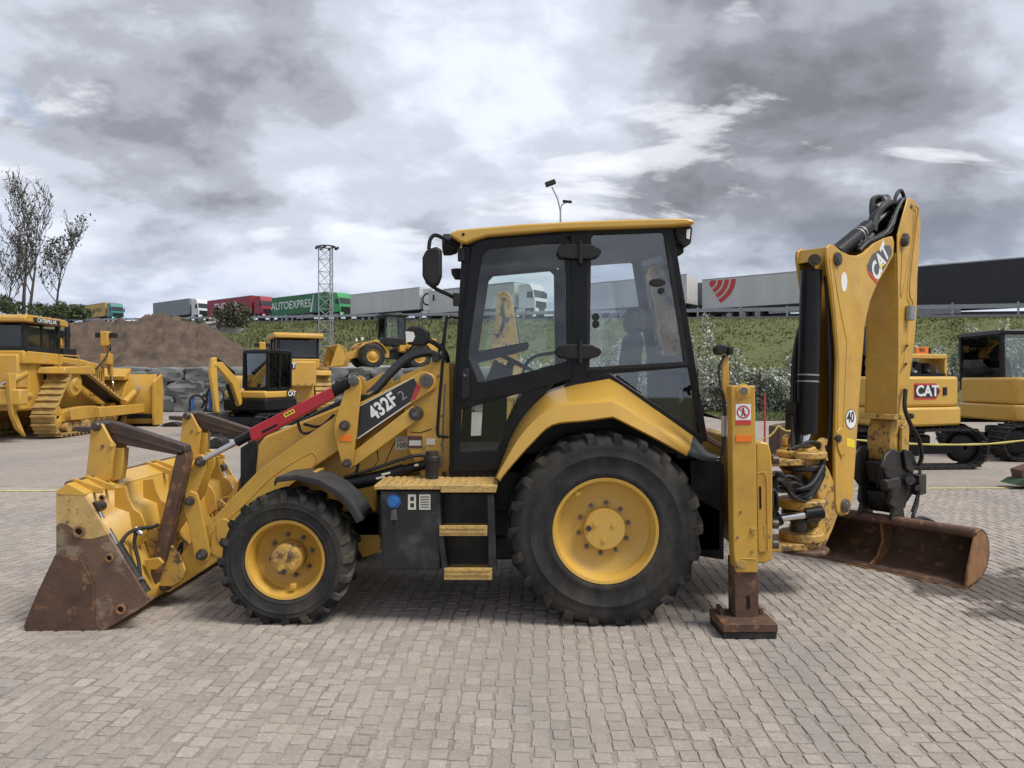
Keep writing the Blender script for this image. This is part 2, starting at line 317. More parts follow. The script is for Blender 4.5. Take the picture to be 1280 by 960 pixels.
def paving_mat(name, far, sand=False):
    m = bpy.data.materials.new(name); m.use_nodes = True; nt = m.node_tree; N = nt.nodes.new; L = nt.links.new
    b = nt.nodes['Principled BSDF']; g = N('ShaderNodeNewGeometry'); pos = g.outputs['Position']
    def nz(s, d=6, r=.6, sy=1.0):
        v = pos
        if sy != 1.0:
            mp = N('ShaderNodeMapping'); mp.inputs['Scale'].default_value = (1, sy, 1); L(pos, mp.inputs[0]); v = mp.outputs[0]
        n = N('ShaderNodeTexNoise'); n.inputs['Scale'].default_value = s; n.inputs['Detail'].default_value = d; n.inputs['Roughness'].default_value = r; L(v, n.inputs['Vector']); return n.outputs[0]
    def rng(f, a, c, x=0.0, y=1.0):
        n = N('ShaderNodeMapRange'); L(f, n.inputs[0]); n.inputs[1].default_value = a; n.inputs[2].default_value = c; n.inputs[3].default_value = x; n.inputs[4].default_value = y; return n.outputs[0]
    def mix(f, a, c):
        n = N('ShaderNodeMix'); n.data_type = 'RGBA'
        if isinstance(f, float): n.inputs[0].default_value = f
        else: L(f, n.inputs[0])
        for i, v in ((6, a), (7, c)):
            if isinstance(v, tuple): n.inputs[i].default_value = (*v, 1)
            else: L(v, n.inputs[i])
        return n.outputs[2]
    stone = mix(rng(nz(1.1), .35, .65), (.345, .298, .262), (.275, .243, .220))
    stone = mix(rng(nz(38, 4), .45, .75), stone, (.41, .365, .325))
    if far:
        br = N('ShaderNodeTexBrick'); mp = N('ShaderNodeMapping'); mp.inputs['Rotation'].default_value = (0, 0, R(90) + PAVE_ROT); L(pos, mp.inputs[0]); L(mp.outputs[0], br.inputs[0])
        br.inputs['Scale'].default_value = 1; br.inputs['Mortar Size'].default_value = .006; br.inputs['Brick Width'].default_value = .095; br.inputs['Row Height'].default_value = .100; br.inputs['Mortar Smooth'].default_value = .3
        br.inputs['Color1'].default_value = (1, 1, 1, 1); br.inputs['Color2'].default_value = (.82, .82, .82, 1); br.inputs['Mortar'].default_value = (.66, .63, .58, 1)
        mm = N('ShaderNodeMix'); mm.data_type = 'RGBA'; mm.blend_type = 'MULTIPLY'; mm.inputs[0].default_value = 1; L(stone, mm.inputs[6]); L(br.outputs[0], mm.inputs[7]); stone = mm.outputs[2]
    elif sand:
        stone = mix(rng(nz(2.5), .35, .65), (.29, .248, .198), (.165, .145, .122)); stone = mix(rng(nz(120, 3), .5, .7), stone, (.38, .33, .27))
    else:
        at = N('ShaderNodeAttribute'); at.attribute_name = 'rnd'
        vm = N('ShaderNodeVectorMath'); vm.operation = 'SCALE'; L(stone, vm.inputs[0]); L(rng(at.outputs['Fac'], 0, 1, .84, 1.12), vm.inputs['Scale']); stone = vm.outputs[0]
    # sandy dust and grey worn patches
    stone = mix(rng(nz(.55, 7, .7), .48, .64, 0, .7), stone, (.365, .318, .265))
    stone = mix(rng(nz(.8, 6, .6, .5), .50, .72, 0, .75), stone, (.225, .206, .192))
    stone = mix(rng(nz(70, 3), .62, .72, 0, .6), stone, (.54, .50, .45))
    # oil stain under the digging bucket
    st = Vector((4.25, .8, 0))
    vs_ = N('ShaderNodeVectorMath'); vs_.operation = 'SUBTRACT'; L(pos, vs_.inputs[0]); vs_.inputs[1].default_value = st
    vl = N('ShaderNodeVectorMath'); vl.operation = 'LENGTH'; L(vs_.outputs[0], vl.inputs[0])
    ad = N('ShaderNodeMath'); L(vl.outputs['Value'], ad.inputs[0]); L(rng(nz(2.6, 5), .3, .7, -.55, .55), ad.inputs[1])
    stain = rng(ad.outputs[0], .66, .92, .85, 0)
    stone = mix(stain, stone, (.075, .060, .052))
    L(stone, b.inputs['Base Color'])
    ro = N('ShaderNodeMath'); ro.operation = 'MULTIPLY_ADD'; L(stain, ro.inputs[0]); ro.inputs[1].default_value = -.35; ro.inputs[2].default_value = .86; L(ro.outputs[0], b.inputs['Roughness'])
    b.inputs['Specular IOR Level'].default_value = .3
    bp = N('ShaderNodeBump'); bp.inputs['Strength'].default_value = .5; bp.inputs['Distance'].default_value = .006; L(nz(55, 5), bp.inputs['Height']); L(bp.outputs[0], b.inputs['Normal'])
    return m
PAVE_ROT = R(-2.0)
MT['sett'] = paving_mat('sett_stone', False); MT['paving_far'] = paving_mat('far_setts', True)
MT['sand'] = paving_mat('joint_sand', False, True)

# ---------------------------------------------------------------- the setting: ground, paving, banks, motorway
T_ROAD = Vector((.788, -.616, 0)); N_ROAD = Vector((-.616, -.788, 0))
def road_z(s): return 10.0 - .044 * s
def RP(s, q=0.0, dz=0.0):
    """point on the motorway: s metres along it, q metres towards the yard"""
    return Vector((-29.6, 103 + CAM_Y, 0)) + T_ROAD * s + N_ROAD * q + Vector((0, 0, road_z(s) + dz))
NEAR_END = 6.6                                             # world Y where the built setts stop
def sheet(name, pts, m_):
    return struct(MB().add(pts, [tuple(range(len(pts)))]).build(name, m_, recalc=False, smooth=0))
sheet('ground', [(-900, -60, -.06), (900, -60, -.06), (900, 1500, -.06), (-900, 1500, -.06)], MT['grass'])
yard_far = sheet('yard_paving', [(-70, NEAR_END, -.003), (70, NEAR_END, -.003), (70, 24.5, -.003), (9, 24.5, -.003), (9, 33, -.003), (-70, 33, -.003)], MT['paving_far'])
bed = sheet('paving_bed', [(-70, -14, -.006), (70, -14, -.006), (70, NEAR_END, -.006), (-70, NEAR_END, -.006)], MT['sand'])

def make_setts():
    rnd = random.Random(3); ca, sa = math.cos(PAVE_ROT), math.sin(PAVE_ROT)
    cw = .100; cells = []
    for i in range(-190, 191):
        u = i * cw; v = -3.2 + rnd.random() * .1
        while v < NEAR_END + 1:
            ln = rnd.choice((.085, .09, .095, .10, .105))
            du = .008 * math.sin(v * 27 + i * 1.9) + .012 * math.sin(v * 2.1 + i * .13)              # the rows snake a little
            cx, cy = u + du, v + ln / 2
            X, Y = cx * ca - cy * sa, cx * sa + cy * ca
            d = Y - CAM_Y
            if d > 2.3 and Y < NEAR_END - .06 and abs(X) < .78 * d + 1.6: cells.append((d, X, Y, ln, rnd.random()))
            v += ln
    inview = sorted((c for c in cells if CAM_H * FPX / c[0] < 488 and abs(c[1]) < .70 * c[0]), key=lambda c: c[0])[:300]
    own = set(id(c) for c in inview)
    def sett(mb, X, Y, ln, tone, r):
        w2, l2 = cw / 2 - .0078, ln / 2 - .0024; dz = r.uniform(-.0022, .0012); k_ = .006
        base = [(-w2 + k_, -l2), (w2 - k_, -l2), (w2, -l2 + k_), (w2, l2 - k_), (w2 - k_, l2), (-w2 + k_, l2), (-w2, l2 - k_), (-w2, -l2 + k_)]
        base = [(a + r.uniform(-.004, .004), b + r.uniform(-.003, .003)) for a, b in base]
        tx, ty = r.uniform(-.035, .035), r.uniform(-.035, .035); V = []
        for k, (zz, s) in enumerate(((-.02, 1.0), (-.003, .985), (dz, .935))):
            for a, b in base:
                a *= s; b *= s
                V.append((X + a * ca - b * sa, Y + a * sa + b * ca, zz + (a * tx + b * ty if k == 2 else 0)))
        mb.cur = tone
        mb.add(V, [tuple(range(16, 24))] + [(k + j, k + (j + 1) % 8, k + 8 + (j + 1) % 8, k + 8 + j) for k in (0, 8) for j in range(8)])
    r = random.Random(5); kinds = []
    for k in range(24):
        mb = MB(); sett(mb, 0, 0, r.choice((.09, .095, .10)), r.random(), r); kinds.append(mb.mesh('sett', 20, False))
    for c in inview:
        link('sett', kinds[int(c[4] * 24)], MT['sett'], bed, Matrix.Translation((c[1], c[2], 0)))
    mb = MB()
    for c in cells:
        if id(c) not in own: sett(mb, c[1], c[2], c[3], c[4], r)
    stuff(mb.build('setts', MT['sett'], bed, recalc=False, smooth=20))
make_setts()
def debris():
    # loose chippings swept about on the setts
    r = random.Random(31); mb = MB()
    for _ in range(650):
        d = 3.0 + r.random() ** 1.5 * 7; x = r.uniform(-.75, .75) * d; y = d + CAM_Y; s = r.uniform(.003, .008)
        V = [(x + r.uniform(-s, s), y + r.uniform(-s, s), r.uniform(0, s * 1.3)) for _ in range(3)] + [(x, y, s * 1.3)] ; mb.cur = r.random()
        mb.add(V, [(0, 1, 2), (0, 1, 3), (1, 2, 3), (0, 2, 3)])
    stuff(tag(mb.build('chippings', MT['rock'], smooth=0), 'small loose stone chippings scattered over the paved yard', 'chippings'))
debris()
for k, (a, b, lab) in enumerate((((-16, 6.05), (-3.2, 6.15), 'left'), ((3.6, 6.3), (14, 6.5), 'right'))):
    mb = MB(); mb.add([(a[0], a[1], .006), (b[0], b[1], .006), (b[0], b[1] + .1, .006), (a[0], a[1] + .1, .006)], [(0, 1, 2, 3)])
    struct(mb.build('painted_line', MT['yline'], recalc=False, smooth=0))

def fbm(x, y, s, o=4): return noise.fractal(Vector((x * s, y * s, 3.7)), 1.0, 2.0, o)
# lawn beyond the yard on the right, gently rising to the foot of the bank
def terrain(name, x0, x1, nx, y0, y1, ny, zf, m_):
    mb = MB(); rows = [[(x0 + (x1 - x0) * i / nx, y0 + (y1 - y0) * j / ny, zf(x0 + (x1 - x0) * i / nx, y0 + (y1 - y0) * j / ny)) for i in range(nx + 1)] for j in range(ny + 1)]
    return struct(mb.loft(rows).build(name, m_, recalc=False, smooth=180))
def lawn_z(x, y): return .03 + max(0, y - 25) * .030 + .10 * fbm(x, y, .25) * min(1, max(0, y - 25) * .3)
terrain('lawn', 9.003, 90, 120, 24.503, 56, 40, lawn_z, MT['grass'])
terrain('verge', -1, 9, 20, 33.003, 62, 30, lambda x, y: .03 + max(0, y - 33) * .03, MT['grass'])
# raised terrace behind the stone wall on the left
TZ = 2.25
terrain('terrace', -75, 1.5, 110, 33.2, 100, 60, lambda x, y: TZ + .12 * fbm(x, y, .3) + max(0, y - 48) * .05 - (max(0, x + 2) * .8), MT['gravel'])
# motorway bank, falling from the road towards the yard
def bank():
    mb = MB(); rows = []
    for j in range(27):
        q = 1.6 + (j / 26) ** 1.2 * 26; f = j / 26
        row = []
        for i in range(141):
            s = -110 + i * 1.9; p = RP(s, q)
            top = road_z(s) - .25
            e = f * f * (3 - 2 * f)
            p.z = top + (0.4 - top) * e + fbm(p.x, p.y, .22) * .5 * math.sin(math.pi * min(1, f + .06))
            row.append(p)
        rows.append(row)
    return struct(mb.loft(rows).build('grass_bank', MT['bank'], recalc=False, smooth=180))
bank()
mb = MB(); mb.loft([[RP(-110 + i * 19, q, dz) for i in range(15)] for q, dz in ((1.6, -.25), (1.2, 0), (-24, 0))]); struct(mb.build('motorway', MT['asphalt'], recalc=False, smooth=0))
# far fields beyond the motorway
mb = MB(); mb.loft([[RP(-300 + i * 60, q, dz) for i in range(12)] for q, dz in ((-24.02, -.1), (-38, 1.7), (-400, 1.0))]); struct(mb.build('far_field', MT['bank'], recalc=False, smooth=0))

# soil heap on the terrace
def soil_heap():
    mb = MB(); rows = []
    for j in range(99):
        row = []
        for i in range(241):
            x = -36 + i * .1125; y = 35.2 + j * .14
            g = 3.2 * math.exp(-abs((x + 25.0) / 4.6) ** 3.2 - ((y - 41.8) / 3.6) ** 2) + 2.0 * math.exp(-((x + 19.8) / 3.0) ** 2 - ((y - 41) / 3.2) ** 2) + 1.0 * math.exp(-((x + 15) / 3.0) ** 2 - ((y - 40.5) / 3) ** 2) + 1.5 * math.exp(-((x + 30.5) / 3) ** 2 - ((y - 42) / 3) ** 2)
            nz = fbm(x, y, .7, 6)
            row.append((x, y, TZ - .12 + g * (1 + .16 * nz) + min(g, .7) * (.42 * fbm(x, y, 1.7, 6) + .18 * abs(fbm(x, y, 5.0, 3)))))
        rows.append(row)
    o = mb.loft(rows).build('soil_heap', MT['dirt'], recalc=False, smooth=30); struct(o)
soil_heap()

# ---------------------------------------------------------------- background: wall, trucks, rail, masts, plants
def rock_mesh(seed, w, d, h, rough=.16):
    bm = bmesh.new(); bmesh.ops.create_cube(bm, size=1); bmesh.ops.subdivide_edges(bm, edges=bm.edges[:], cuts=4, use_grid_fill=True)
    off = Vector((seed * 7.3, seed * 3.1, seed * 1.7))
    for v in bm.verts:
        c = v.co; l = max(abs(c.x), abs(c.y), abs(c.z)); s = c.normalized() * .5 * 1.22
        c = c.lerp(s, .34) if l > .4 else c
        c = c + Vector([noise.noise(c * 5.5 + off) * rough * .35 for k in range(3)]) + Vector([noise.noise(c * 2.6 + off + Vector((k * 9, 0, 0))) * rough for k in range(3)])
        v.co = Vector((c.x * w, c.y * d, c.z * h))
    me = bpy.data.meshes.new('stone_block'); bm.to_mesh(me); bm.free(); me.shade_smooth(); me.set_sharp_from_angle(angle=R(22)); return me
wall = thing('stone_wall', 'retaining wall of big rough grey stone blocks below the soil heap', 'wall', (-16, 32.6, 0))
wk = [rock_mesh(k, 1, 1, 1) for k in range(6)]; rw = random.Random(12)
for row, (z0, h) in enumerate(((0, .82), (.8, .80), (1.58, .72))):
    x = -34 + row * .55
    while x < 1.0:
        w = rw.uniform(1.1, 1.9)
        M_ = Matrix.Translation((x + w / 2 + 16, rw.uniform(-.12, .12) + row * .12, z0 + h / 2)) @ Matrix.Rotation(rw.choice((0, math.pi)) + rw.uniform(-.06, .06), 4, 'Z') @ Matrix.Rotation(rw.uniform(-.05, .05), 4, 'Y') @ Matrix.Diagonal((w * 1.02, 1.3, h * 1.05, 1))
        link('stone_block', rw.choice(wk), MT['stone'], wall, M_); x += w
MB().box((-18, .5, 0), (17, .75, 2.2)).build('backing', MT['dirt'], wall)
rk = [rock_mesh(20 + k, 1, 1, 1, .3) for k in range(4)]
for k, (px, py, Yw, w, h, lab) in enumerate(((262, 409, 52, 1.7, .9, 'long pale boulder on the slope behind the soil heap, left of the pair'), (290, 406, 52, 1.4, 1.2, 'tall pale boulder at the right end of the boulder row above the soil heap'), (246, 412, 51, 1.2, .6, 'low grey boulder at the left end of the boulder row above the soil heap'), (276, 404, 53, 1.6, .8, 'grey boulder set back between the pale boulders above the soil heap'))):
    p = P(px, py, Yw); o = link('boulder', rk[k], MT['rock'], None, Matrix.Translation(p) @ Matrix.Rotation(k * 1.1, 4, 'Z') @ Matrix.Diagonal((w, w * .7, h, 1))); tag(o, lab, 'boulder', 'boulders above the soil heap')

# guard rail along the motorway
gr = thing('guard_rail', 'long grey steel guard rail along the motorway edge', 'guard rail', RP(20, 1.0), world=True)
for zz, hh in ((.62, .32),):
    for i in range(0, 40):
        a, b = RP(-100 + i * 5.5, .9, zz), RP(-100 + i * 5.5 + 5.49, .9, zz); MB().beam(a, b, .05, hh).build('rail', MT['galv'], gr, smooth=0)
for i in range(0, 55):
    s = -100 + i * 4.0; MB().beam(RP(s, 1.0, -.5), RP(s, 1.0, .9), .09, .14, up=T_ROAD).build('post', MT['galv'], gr, smooth=0)

for q_, lab in ((-11.5, 'concrete median barrier of the motorway behind the lorries'), (-23.5, 'concrete barrier on the far side of the motorway')):
    tag(MB().loft([[RP(-108 + i * 20, q_ + a, dz) for i in range(13)] for a, dz in ((.3, 0), (.12, .35), (.08, 1.15), (-.08, 1.15), (-.12, .35), (-.3, 0))]).build('road_barrier', MT['asphalt'], recalc=False, smooth=30), lab, 'barrier')
# articulated lorries, all driving to the right
def wheel_far(parent, x, y, r, w, hubm):
    t = MB().cyl((x, y - w / 2, r), (x, y + w / 2, r), r, n=18).build('wheel', MT['rubber'], parent)
    MB().cyl((x, y - w / 2 - .012, r), (x, y + w / 2 + .012, r), r * .55, n=14).build('hub', hubm, t)
def lorry(s, label, box, cabm, lane=-2.2, text=None, tcol=None, tsize=1.2, tx=0, box_z=(1.2, 4.0), cab_h=3.75, slats=False, extra=None, tractor=True, length=13.6, name='lorry'):
    t = thing(name, label, 'lorry', RP(s, lane), math.atan2(T_ROAD.y, T_ROAD.x), 'lorries on the motorway')
    x1 = 5.6; x0 = x1 - length; wy = 1.27
    bx = MB().box((x0, -wy, box_z[0]), (x1, wy, box_z[1])).build('trailer_box', box, t, bevel=.04)
    MB().box((x0 + .02, -wy - .02, box_z[1] - .06), (x1 - .02, wy + .02, box_z[1] + .03)).build('top_rail', MT['galv'] if not slats else MT['trailer_grey'], bx)
    MB().box((x0, -wy - .02, box_z[0] - .14), (x1, wy + .02, box_z[0] + .02)).build('bottom_rail', MT['dark_steel'], bx)
    MB().box((x0 + .3, -.5, .75), (x1 + 3, .5, 1.06)).build('chassis', MT['dark_steel'], t)
    if slats:
        for k in range(12): MB().box((x0, -wy - .03, box_z[0] + .12 + k * .23), (x1, -wy, box_z[0] + .17 + k * .23)).build('slat', MT['dark_steel'], t)
    sm = MB().box((0, -.012, box_z[0]), (.04, .012, box_z[1] - .05)).mesh('strap', 0)
    for k in range(int(length / 1.24)): link('curtain_strap' if box is not MT['trailer_white'] else 'panel_joint', sm, box, bx, Matrix.Translation((x0 + .5 + k * 1.24, -wy, 0)))
    MB().box((x0 - .02, -1.1, .55), (x0 + .06, 1.1, .72)).build('rear_bumper', MT['galv'], t); MB().box((x0 + 6.0, .4, .5), (x0 + 7.4, 1.1, 1.0)).build('pallet_box', MT['dark_steel'], t)
    for k in range(3):
        for y in (-1.05, 1.05): wheel_far(t, x0 + 2.6 + k * 1.31, y, .5, .36, MT['galv'])
    MB().box((x0 + 6.2, -1.2, .45), (x0 + 10.2, -1.15, 1.0)).build('side_guard', MT['galv'], t)
    if tractor:
        c0 = x1 + .55; c1 = c0 + 2.25
        pr = [(c0, .95), (c1 + .02, .95), (c1 + .05, 2.0), (c1 - .06, 2.3), (c1 - .28, 3.1), (c1 - .55, cab_h - .1), (c1 - .9, cab_h + .05), (c0, cab_h)]
        cb = MB().slab(pr, -1.22, 1.22).build('cab', cabm, t, bevel=.08)
        MB().prism([(c1 - .02, -1.1, 2.2), (c1 - .02, 1.1, 2.2), (c1 - .26, 1.1, 3.0), (c1 - .26, -1.1, 3.0)], (.05, 0, .015)).build('windscreen', MT['darkglass'], cb)
        for sg in (-1, 1): MB().slab([(c1 - .25, 2.15), (c1 - .38, 2.85), (c1 - 1.05, 2.85), (c1 - 1.05, 2.15)], sg * 1.215, sg * 1.235).build('side_window', MT['darkglass'], cb)
        MB().box((c1 + .0, -1.0, 1.05), (c1 + .075, 1.0, 1.75)).build('grille', MT['plastic'], cb)
        MB().box((c1 - .1, -1.2, .45), (c1 + .12, 1.2, .95)).build('bumper', cabm, cb, bevel=.05)
        for sg in (-1, 1): MB().box((c1 + .1, sg * .98 - .16, .62), (c1 + .13, sg * .98 + .16, .85)).build('headlight', MT['lamp'], cb)
        for sg in (-1, 1): MB().box((c1 - .3, sg * 1.38 - .1, 2.1), (c1 - .18, sg * 1.38 + .1, 2.85)).build('mirror', MT['plastic'], cb, bevel=.03)
        MB().box((c0 - .35, -1.15, .5), (c0 + .9, 1.15, .95)).build('side_skirt', MT['plastic'] if cabm is not MT['cab_white'] else cabm, t)
        for x in (c1 - .85, c0 - 1.0):
            for y in (-1.05, 1.05): wheel_far(t, x, y, .5, .34, MT['galv'])
    if text: lettering(text, tcol or MT['white'], t, ((x0 + x1) / 2 + tx, -wy - .025, (box_z[0] + box_z[1]) / 2), (1, 0, 0), (0, 0, 1), tsize, bold=.008, ext=.004)
    if extra: extra(t, x0, x1, wy)
    return t
def s_at(px, lane=0.0):
    """road position whose edge is seen at column px"""
    k = (px - 640) / FPX; b = RP(0, lane)
    return (k * (b.y - CAM_Y) - b.x) / (T_ROAD.x - k * T_ROAD.y)
def tail_at(px, lane=-2.2): return s_at(px + 6, lane) + 8.0
def red_fan(t, x0, x1, wy):
    # a sector of four curved red bands spreading from the top corner
    ax_, az_ = x0 + .5, 3.86
    for r0, r1 in ((.30, .78), (.95, 1.33), (1.50, 1.88), (2.05, 2.45)):
        arc = [R(1) + R(61) * j / 10 for j in range(11)]
        pts = [(ax_ + r1 * math.cos(a) * 1.12, az_ - r1 * math.sin(a)) for a in arc] + [(ax_ + r0 * math.cos(a) * 1.12, az_ - r0 * math.sin(a)) for a in arc[::-1]]
        MB().slab(pts, -wy - .02, -wy - .006).build('red_stripe', MT['decal_red'], t, smooth=0)
def green_v(t, x0, x1, wy):
    MB().slab([(x1 - 3.9, 1.3), (x1 - 3.1, 3.9), (x1 - 2.9, 3.9), (x1 - 2.3, 1.3)], -wy - .02, -wy - .005).build('pale_stripe', MT['cab_teal'], t, smooth=0)
    MB().slab([(x1 - 3.9, 1.3), (x1 - 3.1, 3.9), (x1 - 2.95, 3.9), (x1 - 3.5, 1.3)], -wy - .03, -wy - .022).build('white_stripe', MT['white'], t, smooth=0)
def white_o(t, x0, x1, wy):
    MB().lathe([(-1.25, .62), (-1.27, .62), (-1.27, .80), (-1.25, .80)], (x1 + 1.3, 0, 2.4), n=20, a0=R(70), a1=R(290)).build('emblem', MT['plastic'], t, smooth=0)
lorry(tail_at(66), 'plain grey trailer just left of the yellow lorry behind the trees', MT['trailer_grey'], MT['cab_white'], tractor=False)
lorry(tail_at(100), 'lorry with yellow trailer and teal cab behind the top of the soil heap', MT['trailer_yellow'], MT['cab_teal'], text='GARTNER', tcol=MT['decal_black'], tsize=1.1, tx=2.5)
lorry(tail_at(194), 'lorry with a plain grey curtain trailer and white cab, left of the red lorry', MT['trailer_grey'], MT['cab_white'])
lorry(tail_at(262), 'lorry with dark red trailer and red cab behind the bush', MT['trailer_red'], MT['trailer_red'], text='THE   ER\u203a', tsize=1.9, tx=-.6)
lorry(tail_at(343), 'lorry with dark green trailer lettered in white and green cab', MT['trailer_green'], MT['trailer_green2'], text='AUTOEXPRES', tsize=1.65, tx=-1.9, extra=green_v)
lorry(tail_at(441), 'lorry with plain white box trailer and white cab left of the cab mirror', MT['trailer_white'], MT['cab_white'], extra=white_o)
lorry(tail_at(543, -6), 'grey slatted trailer seen between the mirror and the cab post', MT['trailer_grey'], MT['cab_white'], slats=True, lane=-6, box_z=(1.0, 4.6), tractor=False)
def head_at(px, lane=-2.2): return s_at(px, lane) - 8.4
lorry(head_at(676), 'white lorry seen through the door glass of the backhoe loader', MT['trailer_white'], MT['cab_white'])
lorry(tail_at(712, -2.2), 'pale trailer seen through the rear cab glass behind the seat', MT['trailer_white'], MT['cab_white'], tractor=False)
lorry(tail_at(830, -6), 'grey curtain trailer partly hidden behind the rear cab post', MT['trailer_grey'], MT['cab_white'], lane=-6, tractor=False)
lorry(tail_at(878), 'white trailer with red fan of curved stripes right of the cab', MT['trailer_white'], MT['cab_white'], extra=red_fan)
lorry(tail_at(1128), 'long black curtain trailer at the right edge of the photo', MT['trailer_black'], MT['cab_white'], box_z=(1.1, 4.3), length=20)

# floodlight mast, street lamp
def lattice_mast():
    b = P(409, 460, 42); b.z = TZ; t = thing('lattice_mast', 'grey steel lattice mast behind the wheel loader', 'mast', b)
    top = P(409, 309, 42).z - b.z; w = .46; legs = [(-w, -.35), (w, -.35), (.05, .6)]
    for x, y in legs: MB().cyl((x, y, 0), (x, y, top), .038, n=8).build('mast_leg', MT['galv'], t)
    n = 10
    for k in range(n):
        z0, z1 = top * k / n, top * (k + 1) / n
        m_ = MB()
        for i in range(3):
            a, c = legs[i], legs[(i + 1) % 3]
            m_.cyl((*a, z0), (*c, z1), .016, n=5).cyl((*c, z0), (*a, z1), .016, n=5).cyl((*a, z1), (*c, z1), .016, n=5)
        m_.build('bracing', MT['galv'], t)
    MB().lathe([(0, .52), (0, .58), (.06, .58), (.06, .52)], (0, 0, top), (0, 0, 1), n=18).build('head_ring', MT['dark_steel'], t)
    for k in range(8):
        a = k * math.pi / 4; MB().box((-.09, -.07, -.07), (.09, .05, .07), Matrix.Translation((.70 * math.cos(a), .6 * math.sin(a), top - .05)) @ Matrix.Rotation(a + R(90), 4, 'Z')).build('floodlight', MT['dark_steel'], t)
lattice_mast()
def street_lamp():
    s = s_at(701, -10); b = RP(s, -10); t = thing('street_lamp', 'tall grey double street lamp standing behind the cab roof', 'street lamp', b, world=True)
    Yd = b.y; pole = [b, P(701, 278, Yd), P(699, 255, Yd), P(690, 234, Yd)]
    MB().tube([b, P(701, 330, Yd), P(700.5, 262, Yd)], [.15, .12, .1], 10).build('pole', MT['galv'], t)
    MB().tube([P(700.5, 264, Yd), P(697, 248, Yd), P(690, 234, Yd)], .09, 8).build('arm', MT['galv'], t)
    MB().tube([P(700.5, 264, Yd), P(702, 256, Yd), P(708, 253, Yd)], .07, 8).build('arm', MT['galv'], t)
    for (px, py, w, a) in ((688, 229, 1.3, -.35), (709, 252, 1.15, .1)):
        c = P(px, py, Yd); MB().box((-w / 2, -.3, -.28 if px < 700 else -.12), (w / 2, .3, .28 if px < 700 else .12), Matrix.Translation(c) @ Matrix.Rotation(a, 4, 'Y')).build('lamp_head', MT['dark_steel'], t, bevel=.06)
street_lamp()

# plants
def leaf(mb, c, s, r, tone):
    a = Vector((r.gauss(0, 1), r.gauss(0, 1), r.gauss(0, 1))).normalized(); b = a.orthogonal().normalized(); q = Matrix.Rotation(r.random() * 6.3, 3, a) @ b; w = a.cross(q)
    mb.cur = tone; mb.add([c - q * s, c - w * s * .45, c + q * s, c + w * s * .45], [(0, 1, 2, 3)])
def bare_tree(name, label, base, H, lean, seed, leaves, spread=.5, group='trees at the left edge'):
    r = random.Random(seed); t = thing(name, label, 'tree', base, 0, group); wood, crown = MB(), MB(); tips = []
    def grow(p, d, L_, rad, lev):
        n = 6; path = [p]; dd = d.copy()
        for k in range(n):
            dd = (dd + Vector((r.gauss(0, .07), r.gauss(0, .07), .05 + r.gauss(0, .04)))).normalized(); path.append(path[-1] + dd * L_ / n)
        wood.tube(path, [max(.012, rad * (1 - .75 * k / n)) for k in range(n + 1)], 6 if lev < 2 else 4, close=False)
        if lev < 4:
            kids = (7, 5, 4, 3)[lev]
            for k in range(kids):
                i = min(n, 2 + int((n - 1) * (k + .5) / kids)); ang = r.uniform(0, 6.28)
                sd_ = Vector((math.cos(ang), math.sin(ang) * .8, r.uniform(.5, 1.3))).normalized()
                grow(path[i], (dd * .55 + sd_ * spread).normalized(), L_ * r.uniform(.36, .58), rad * .42 * (1 - .4 * i / n), lev + 1)
        if lev >= 2: tips.append(path)
    grow(Vector((0, 0, -.3)), Vector(lean).normalized(), H * .60, H * .013, 0)
    wood.build('trunk', MT['bark'], t, recalc=False, smooth=60)
    for _ in range(leaves):
        pth = r.choice(tips); c = r.choice(pth[2:]) + Vector((r.gauss(0, .16), r.gauss(0, .16), r.gauss(0, .16)))
        leaf(crown, c, r.uniform(.06, .15), r, r.random())
    stuff(crown.build('crown', MT['leaf_dark'], t, recalc=False, smooth=0))
def tree_at(px, py, Yw, pyt, lab, lean, seed, leaves, spread=.5):
    b = P(px, py, Yw); H = P(px, pyt, Yw).z - b.z; bare_tree('bare_tree', lab, b, H, lean, seed, leaves, spread)
tree_at(30, 398, 47, 208, 'tallest thin-leaved tree at the left edge', (-.05, 0, 1), 4, 480, .70)
tree_at(38, 398, 48, 232, 'slim tree close beside the tall one at the left edge', (.02, 0, 1), 9, 380, .66)
tree_at(64, 400, 46, 262, 'smaller sparse tree leaning right beside the soil heap', (.22, 0, 1), 14, 900, 1.1)
tree_at(6, 402, 45, 290, 'bent bare tree cut by the left edge of the photo', (.1, 0, 1), 21, 360, .95)
def bush(name, label, base, w, h, seed, n, m_, group, ls=.09, spires=9, d=None):
    r = random.Random(seed); t = thing(name, label, 'bush', base, 0, group); wood, cr = MB(), MB(); d = d or w
    for k in range(spires):
        a = r.uniform(0, 6.28); q = r.random() ** .6; bx_, by_ = w * .5 * q * math.cos(a), d * .5 * q * math.sin(a); hh = h * (1 - .45 * q) * r.uniform(.72, 1.06)
        p0 = Vector((bx_ * .35, by_ * .35, 0)); p1 = Vector((bx_, by_, hh)); pm = (p0 + p1) / 2 + Vector((bx_ * .15, by_ * .15, 0))
        wood.tube([p0, pm, p1], [.03, .02, .006], 4, close=False)
        for _ in range(n // spires):
            f = r.random() ** .75; c = p0.lerp(pm, f * 2) if f < .5 else pm.lerp(p1, f * 2 - 1); sp = w * .13 * (1.15 - .9 * f)
            leaf(cr, c + Vector((r.gauss(0, sp), r.gauss(0, sp), r.gauss(0, .08))), ls * r.uniform(.6, 1.2), r, r.random())
    wood.build('stems', MT['bark'], t, recalc=False, smooth=60); stuff(cr.build('foliage', m_, t, recalc=False, smooth=0))
